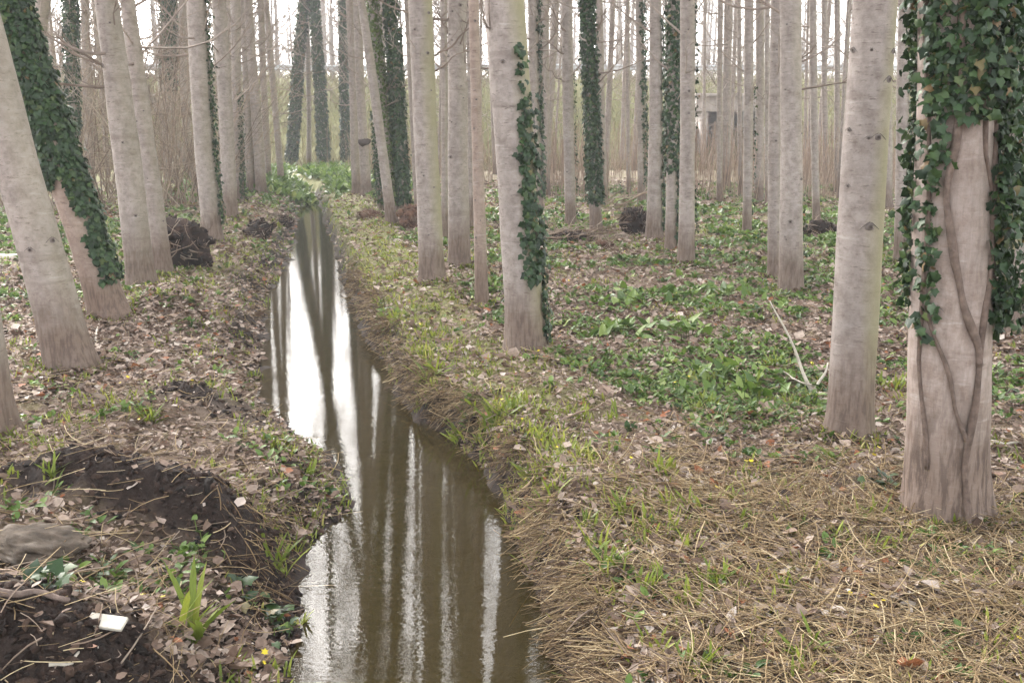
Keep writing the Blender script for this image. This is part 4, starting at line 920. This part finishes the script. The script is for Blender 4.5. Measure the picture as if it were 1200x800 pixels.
clump('rotten_log', 'reddish-brown rotten log chunk beside the dark ivied trunk by the stream', 'log', 482, 268, 26, 24, REDWOOD, 6, .6)
clump('rotten_log', 'low dark rotten log left of the slim leaning trunk by the stream', 'log', 433, 256, 26, 9, REDWOOD, 7, .5)
clump('rotten_log', 'brown mossy chunk of rotten wood on the floor right of the big centre tree', 'log', 708, 292, 20, 10, REDWOOD, 8, .5)
clump('soil_clump', 'dark clod of earth on the edge of the left bank near the far stream', 'earth clump', 303, 280, 26, 20, SOILM, 9)
clump('soil_clump', 'smaller dark clod of earth right at the water on the far left bank', 'earth clump', 334, 266, 17, 12, SOILM, 10)
clump('brush_pile', 'low dark brush pile between the close pair and the thick pale trunk', 'brush pile', 962, 278, 34, 18, SOILM, 11, .7)
bp_, p, k = clump('brush_pile', 'tangle of dead branches on the floor right of the big centre tree', 'brush pile', 672, 282, 50, 10, SOILM, 12, .6)
bb = Bag()
for q in range(22): bb.add(*jag((random.uniform(-.6, .3), random.uniform(-.2, .4), .06), (random.uniform(-.2, .9), random.uniform(-.3, .5), random.uniform(.02, .28)), .014, .005, 6, .05, 5))
ob('branches', bb.mesh('branches', SHRUB), bp_, kind='stuff')
b3 = thing('fallen_branch', 'arched dead branch lying between the dark ivied trunk and the tight trio', 'branch', gp(722, 243))
bb = Bag(); A = gp(722, 243)
for q in range(9): bb.add(*jag((random.uniform(-.5, .2), 0, .03), (random.uniform(.3, 1.0), random.uniform(-.2, .2), random.uniform(.1, .5)), .016, .006, 7, .1, 5))
ob('stem', bb.mesh('stem', SHRUB), b3)
# grey stone slab over a hollow
p = gp(45, 650, -.01); V, F = lump(23, .16, .13, .07, .35, 5, 1.6); V[:, 2] = np.where(V[:, 2] > 0, V[:, 2]*.75, V[:, 2]); V[:, 2] += .05
_f = fbm(V[:, 0]*16, V[:, 1]*16+V[:, 2]*26, 3, 3); V *= (1+.22*(_f-.5))[:, None]
rv = np.clip(_f*2.4-.75, 0, 1)
o = tag(ob('stone', mesh('stone', V, F, STONE, rv, True), loc=p), 'flat grey-brown stone half buried in the left bank', 'stone'); o.rotation_euler = (.1, .12, .2)
V, F = box(.118, .05, .012, .002); p = gp(126, 742, .035)
o = tag(ob('board', mesh('board', V, F, BOARDM, np.full(len(V), .5)), loc=p), 'small pale offcut of board lying on the dark soil', 'board'); o.rotation_euler = (.38, .08, -.12)

# clumps of large leaved plants; every large leaf a part
AR_V = [(0, 0, 0), (-.30, -.16, .03), (-.30, .2, .06), (-.2, .6, .03), (0, 1, -.12), (.2, .6, .03), (.30, .2, .06), (.30, -.16, .03), (0, .35, -.02)]
AR_F = [(8, (i+1) % 8, i) for i in range(8)]
ARM = [mesh('leaf', np.array(AR_V), np.array(AR_F), HERB, np.full(9, q)) for q in (.2, .4, .55, .7, .88)]
def plant(name, label, cat, u, v, n, size, spread, group, seed, meshes=ARM, el=(.15, 1.0), width=1.0, hgt=.10):
    rs = random.Random(seed); p = gp(u, v); o = thing(name, label, cat, p, group)
    st = Bag()
    for i in range(n):
        a = rs.uniform(0, 6.28); q = abs(rs.gauss(0, spread)); x, y = p[0]+math.cos(a)*q, p[1]+math.sin(a)*q*.8
        if not bool(ok(np.array([x]), np.array([y]), .02)[0]): continue
        z = float(terrain(x, y))-p[2]; h = rs.uniform(.3, 1)*hgt; e = rs.uniform(*el); yw = rs.uniform(0, 6.28)
        L = ob('leaf', rs.choice(meshes), o, (x-p[0], y-p[1], z+h)); L.rotation_euler = (e, rs.gauss(0, .3), yw)
        s = size*rs.uniform(.6, 1.2); L.scale = (s*width, s, s)
        st.add(*tube([(x-p[0]-.02*math.cos(a), y-p[1], z-.02), (x-p[0], y-p[1], z+h)], .0025, 3, False))
    if hgt > .03: ob('stalks', st.mesh('stalks', HERB), o, kind='stuff')
    return o
AG = 'large leaved green plants on the right'
plant('arum_plant', 'biggest clump of broad glossy green leaves on the floor right of the centre tree', 'plant', 728, 392, 46, .105, .24, AG, 1)
plant('arum_plant', 'clump of broad green leaves just right of the biggest leafy clump', 'plant', 805, 396, 38, .10, .26, AG, 2)
plant('arum_plant', 'low leafy clump at the left foot of the thick clean trunk', 'plant', 885, 470, 26, .085, .22, AG, 3)
plant('arum_plant', 'dark green leafy clump left of the pale forked branch', 'plant', 845, 445, 30, .09, .24, AG, 4)
plant('arum_plant', 'bluish-green leafy clump in front of the close pale pair of trunks', 'plant', 850, 350, 26, .11, .3, AG, 5)
plant('arum_plant', 'leafy clump behind the biggest one, below the tight trio', 'plant', 735, 360, 26, .11, .3, AG, 6)
plant('ivy_seedling', 'dark leaves creeping at the left foot of the massive foreground trunk', 'plant', 1038, 575, 14, .055, .08, None, 7, LM, hgt=.07)
plant('ground_ivy', 'trailing ivy on the left bank by the water at the bottom', 'plant', 322, 728, 34, .062, .12, None, 8, LM, (-.3, .8), hgt=.05)
plant('ground_ivy', 'small patch of dark ivy under the stone on the left bank', 'plant', 58, 690, 20, .055, .10, None, 9, LM, (-.3, .8), hgt=.06)
plant('leafy_plant', 'small bright leafy plant in the litter of the left bank below the soil ridge', 'plant', 238, 650, 18, .036, .06, None, 10, hgt=.05)
plant('leafy_plant', 'green weed patch at the foot of the slim pale trunk on the left', 'plant', 152, 338, 16, .08, .12, None, 11)
plant('leafy_plant', 'yellow-flowered leafy patch at the right water edge in the middle distance', 'plant', 442, 378, 34, .07, .2, None, 12, hgt=.06)
# grass tufts one can pick out: each blade a part
bv, bf = blade_t(-.35, .5)
BLM = [mesh('blade', np.array(bv), np.array(bf), GRASS, np.full(len(bv), q)) for q in (.15, .3, .45, .6)]
TG = 'fresh grass tufts standing out on the banks'
for i, (u, v, n, s, lab) in enumerate(((225, 752, 12, .17, 'long-bladed bright green tuft at the bottom left above the water'), (325, 668, 14, .10, 'yellow-green tuft on the lip of the left bank near the bottom'), (362, 560, 12, .085, 'green tuft at the water end of the dark soil ridge'),
        (578, 500, 26, .11, 'thick yellow-green tuft on the right bank edge at the stream bend'), (535, 520, 26, .11, 'brownish-green tuft overhanging the right water edge at the bend'), (500, 450, 24, .11, 'grass tuft on the right bank above the bend'), (620, 560, 14, .09, 'bright tuft on the right bank just below the bend'),
        (730, 606, 12, .085, 'bright green tuft on the straw in the middle of the right bank'), (690, 618, 10, .07, 'small green tuft left of the bright one on the straw'), (838, 690, 12, .085, 'green tuft on the straw right of the lower stream'), (712, 668, 12, .085, 'upright green shoots on the straw near the lower water edge'),
        (866, 612, 9, .07, 'small upright tuft in the straw below the thick clean trunk'), (1118, 628, 8, .07, 'little tuft at the foot of the massive foreground trunk'), (942, 772, 12, .08, 'green tuft near the bottom edge right of the stream'), (820, 790, 12, .08, 'green tuft cut by the bottom edge right of the stream'),
        (770, 690, 10, .075, 'green shoots between the two straw tufts near the lower stream'), (980, 545, 12, .08, 'green patch in front of the thick clean trunk'), (640, 600, 14, .085, 'green shoots at the water edge below the bend'), (60, 560, 12, .07, 'bright tuft on the left bank beside the dark soil ridge'), (175, 495, 14, .08, 'tuft of grass on the left bank above the soil ridge'))):
    plant('grass_tuft', lab, 'grass tuft', u, v, int(n*1.5), s*1.45, .024 if i not in (3, 4, 5) else .07, TG, 30+i, BLM, (.8, 1.5), .10, .0)
# fallen leaves that stand out
LFM = [mesh('fallen_leaf', np.array(LEAF_V), np.array(LEAF_F), LITTER, np.full(7, q)) for q in (.97, .22, 1.0, .8, .3)]
for u, v, s, q, lab in ((1101, 703, .075, 0, 'whitish curled leaf on the straw at the lower right'), (818, 563, .07, 2, 'rust-red leaf on the litter left of the massive foreground trunk'), (810, 652, .085, 1, 'dark brown leaf on the straw in the lower right middle'), (1075, 792, .10, 2, 'reddish-brown leaf cut by the bottom edge at the right'),
        (150, 582, .07, 0, 'pale leaf lying under the dark soil ridge'), (279, 602, .065, 0, 'whitish leaf on the wet slope of the soil ridge'), (210, 778, .07, 3, 'pale leaf on the dark soil at the bottom left'), (125, 475, .10, 0, 'white leaf beside the soil on the left bank'), (895, 575, .10, 3, 'large grey-pink leaf in the litter before the thick clean trunk'), (168, 748, .06, 4, 'brown leaf right of the pale board offcut')):
    p = gp(u, v, .03); o = tag(ob('fallen_leaf', LFM[q], loc=p), lab, 'leaf', 'fallen leaves that stand out'); o.rotation_euler = (random.uniform(.1, .6), random.uniform(-.4, .4), random.uniform(0, 6.28)); o.scale = (s, s, s*random.uniform(1, 2.4))

# ------------------------------------------------------------------ haze
V, F = box(320, 290, 42); V += np.array([0, 126, 18.5])
hz, ht, ho = newmat('haze'); pv = N(ht, 'ShaderNodeVolumePrincipled'); pv.inputs['Density'].default_value = .0026; pv.inputs['Color'].default_value = (.93, .93, .95, 1); pv.inputs['Anisotropy'].default_value = 0.0
ht.links.new(pv.outputs[0], ho.inputs['Volume'])
tag(ob('haze', mesh('haze', V, F, hz), kind='stuff'), 'thin pale haze hanging in the wood', 'haze')
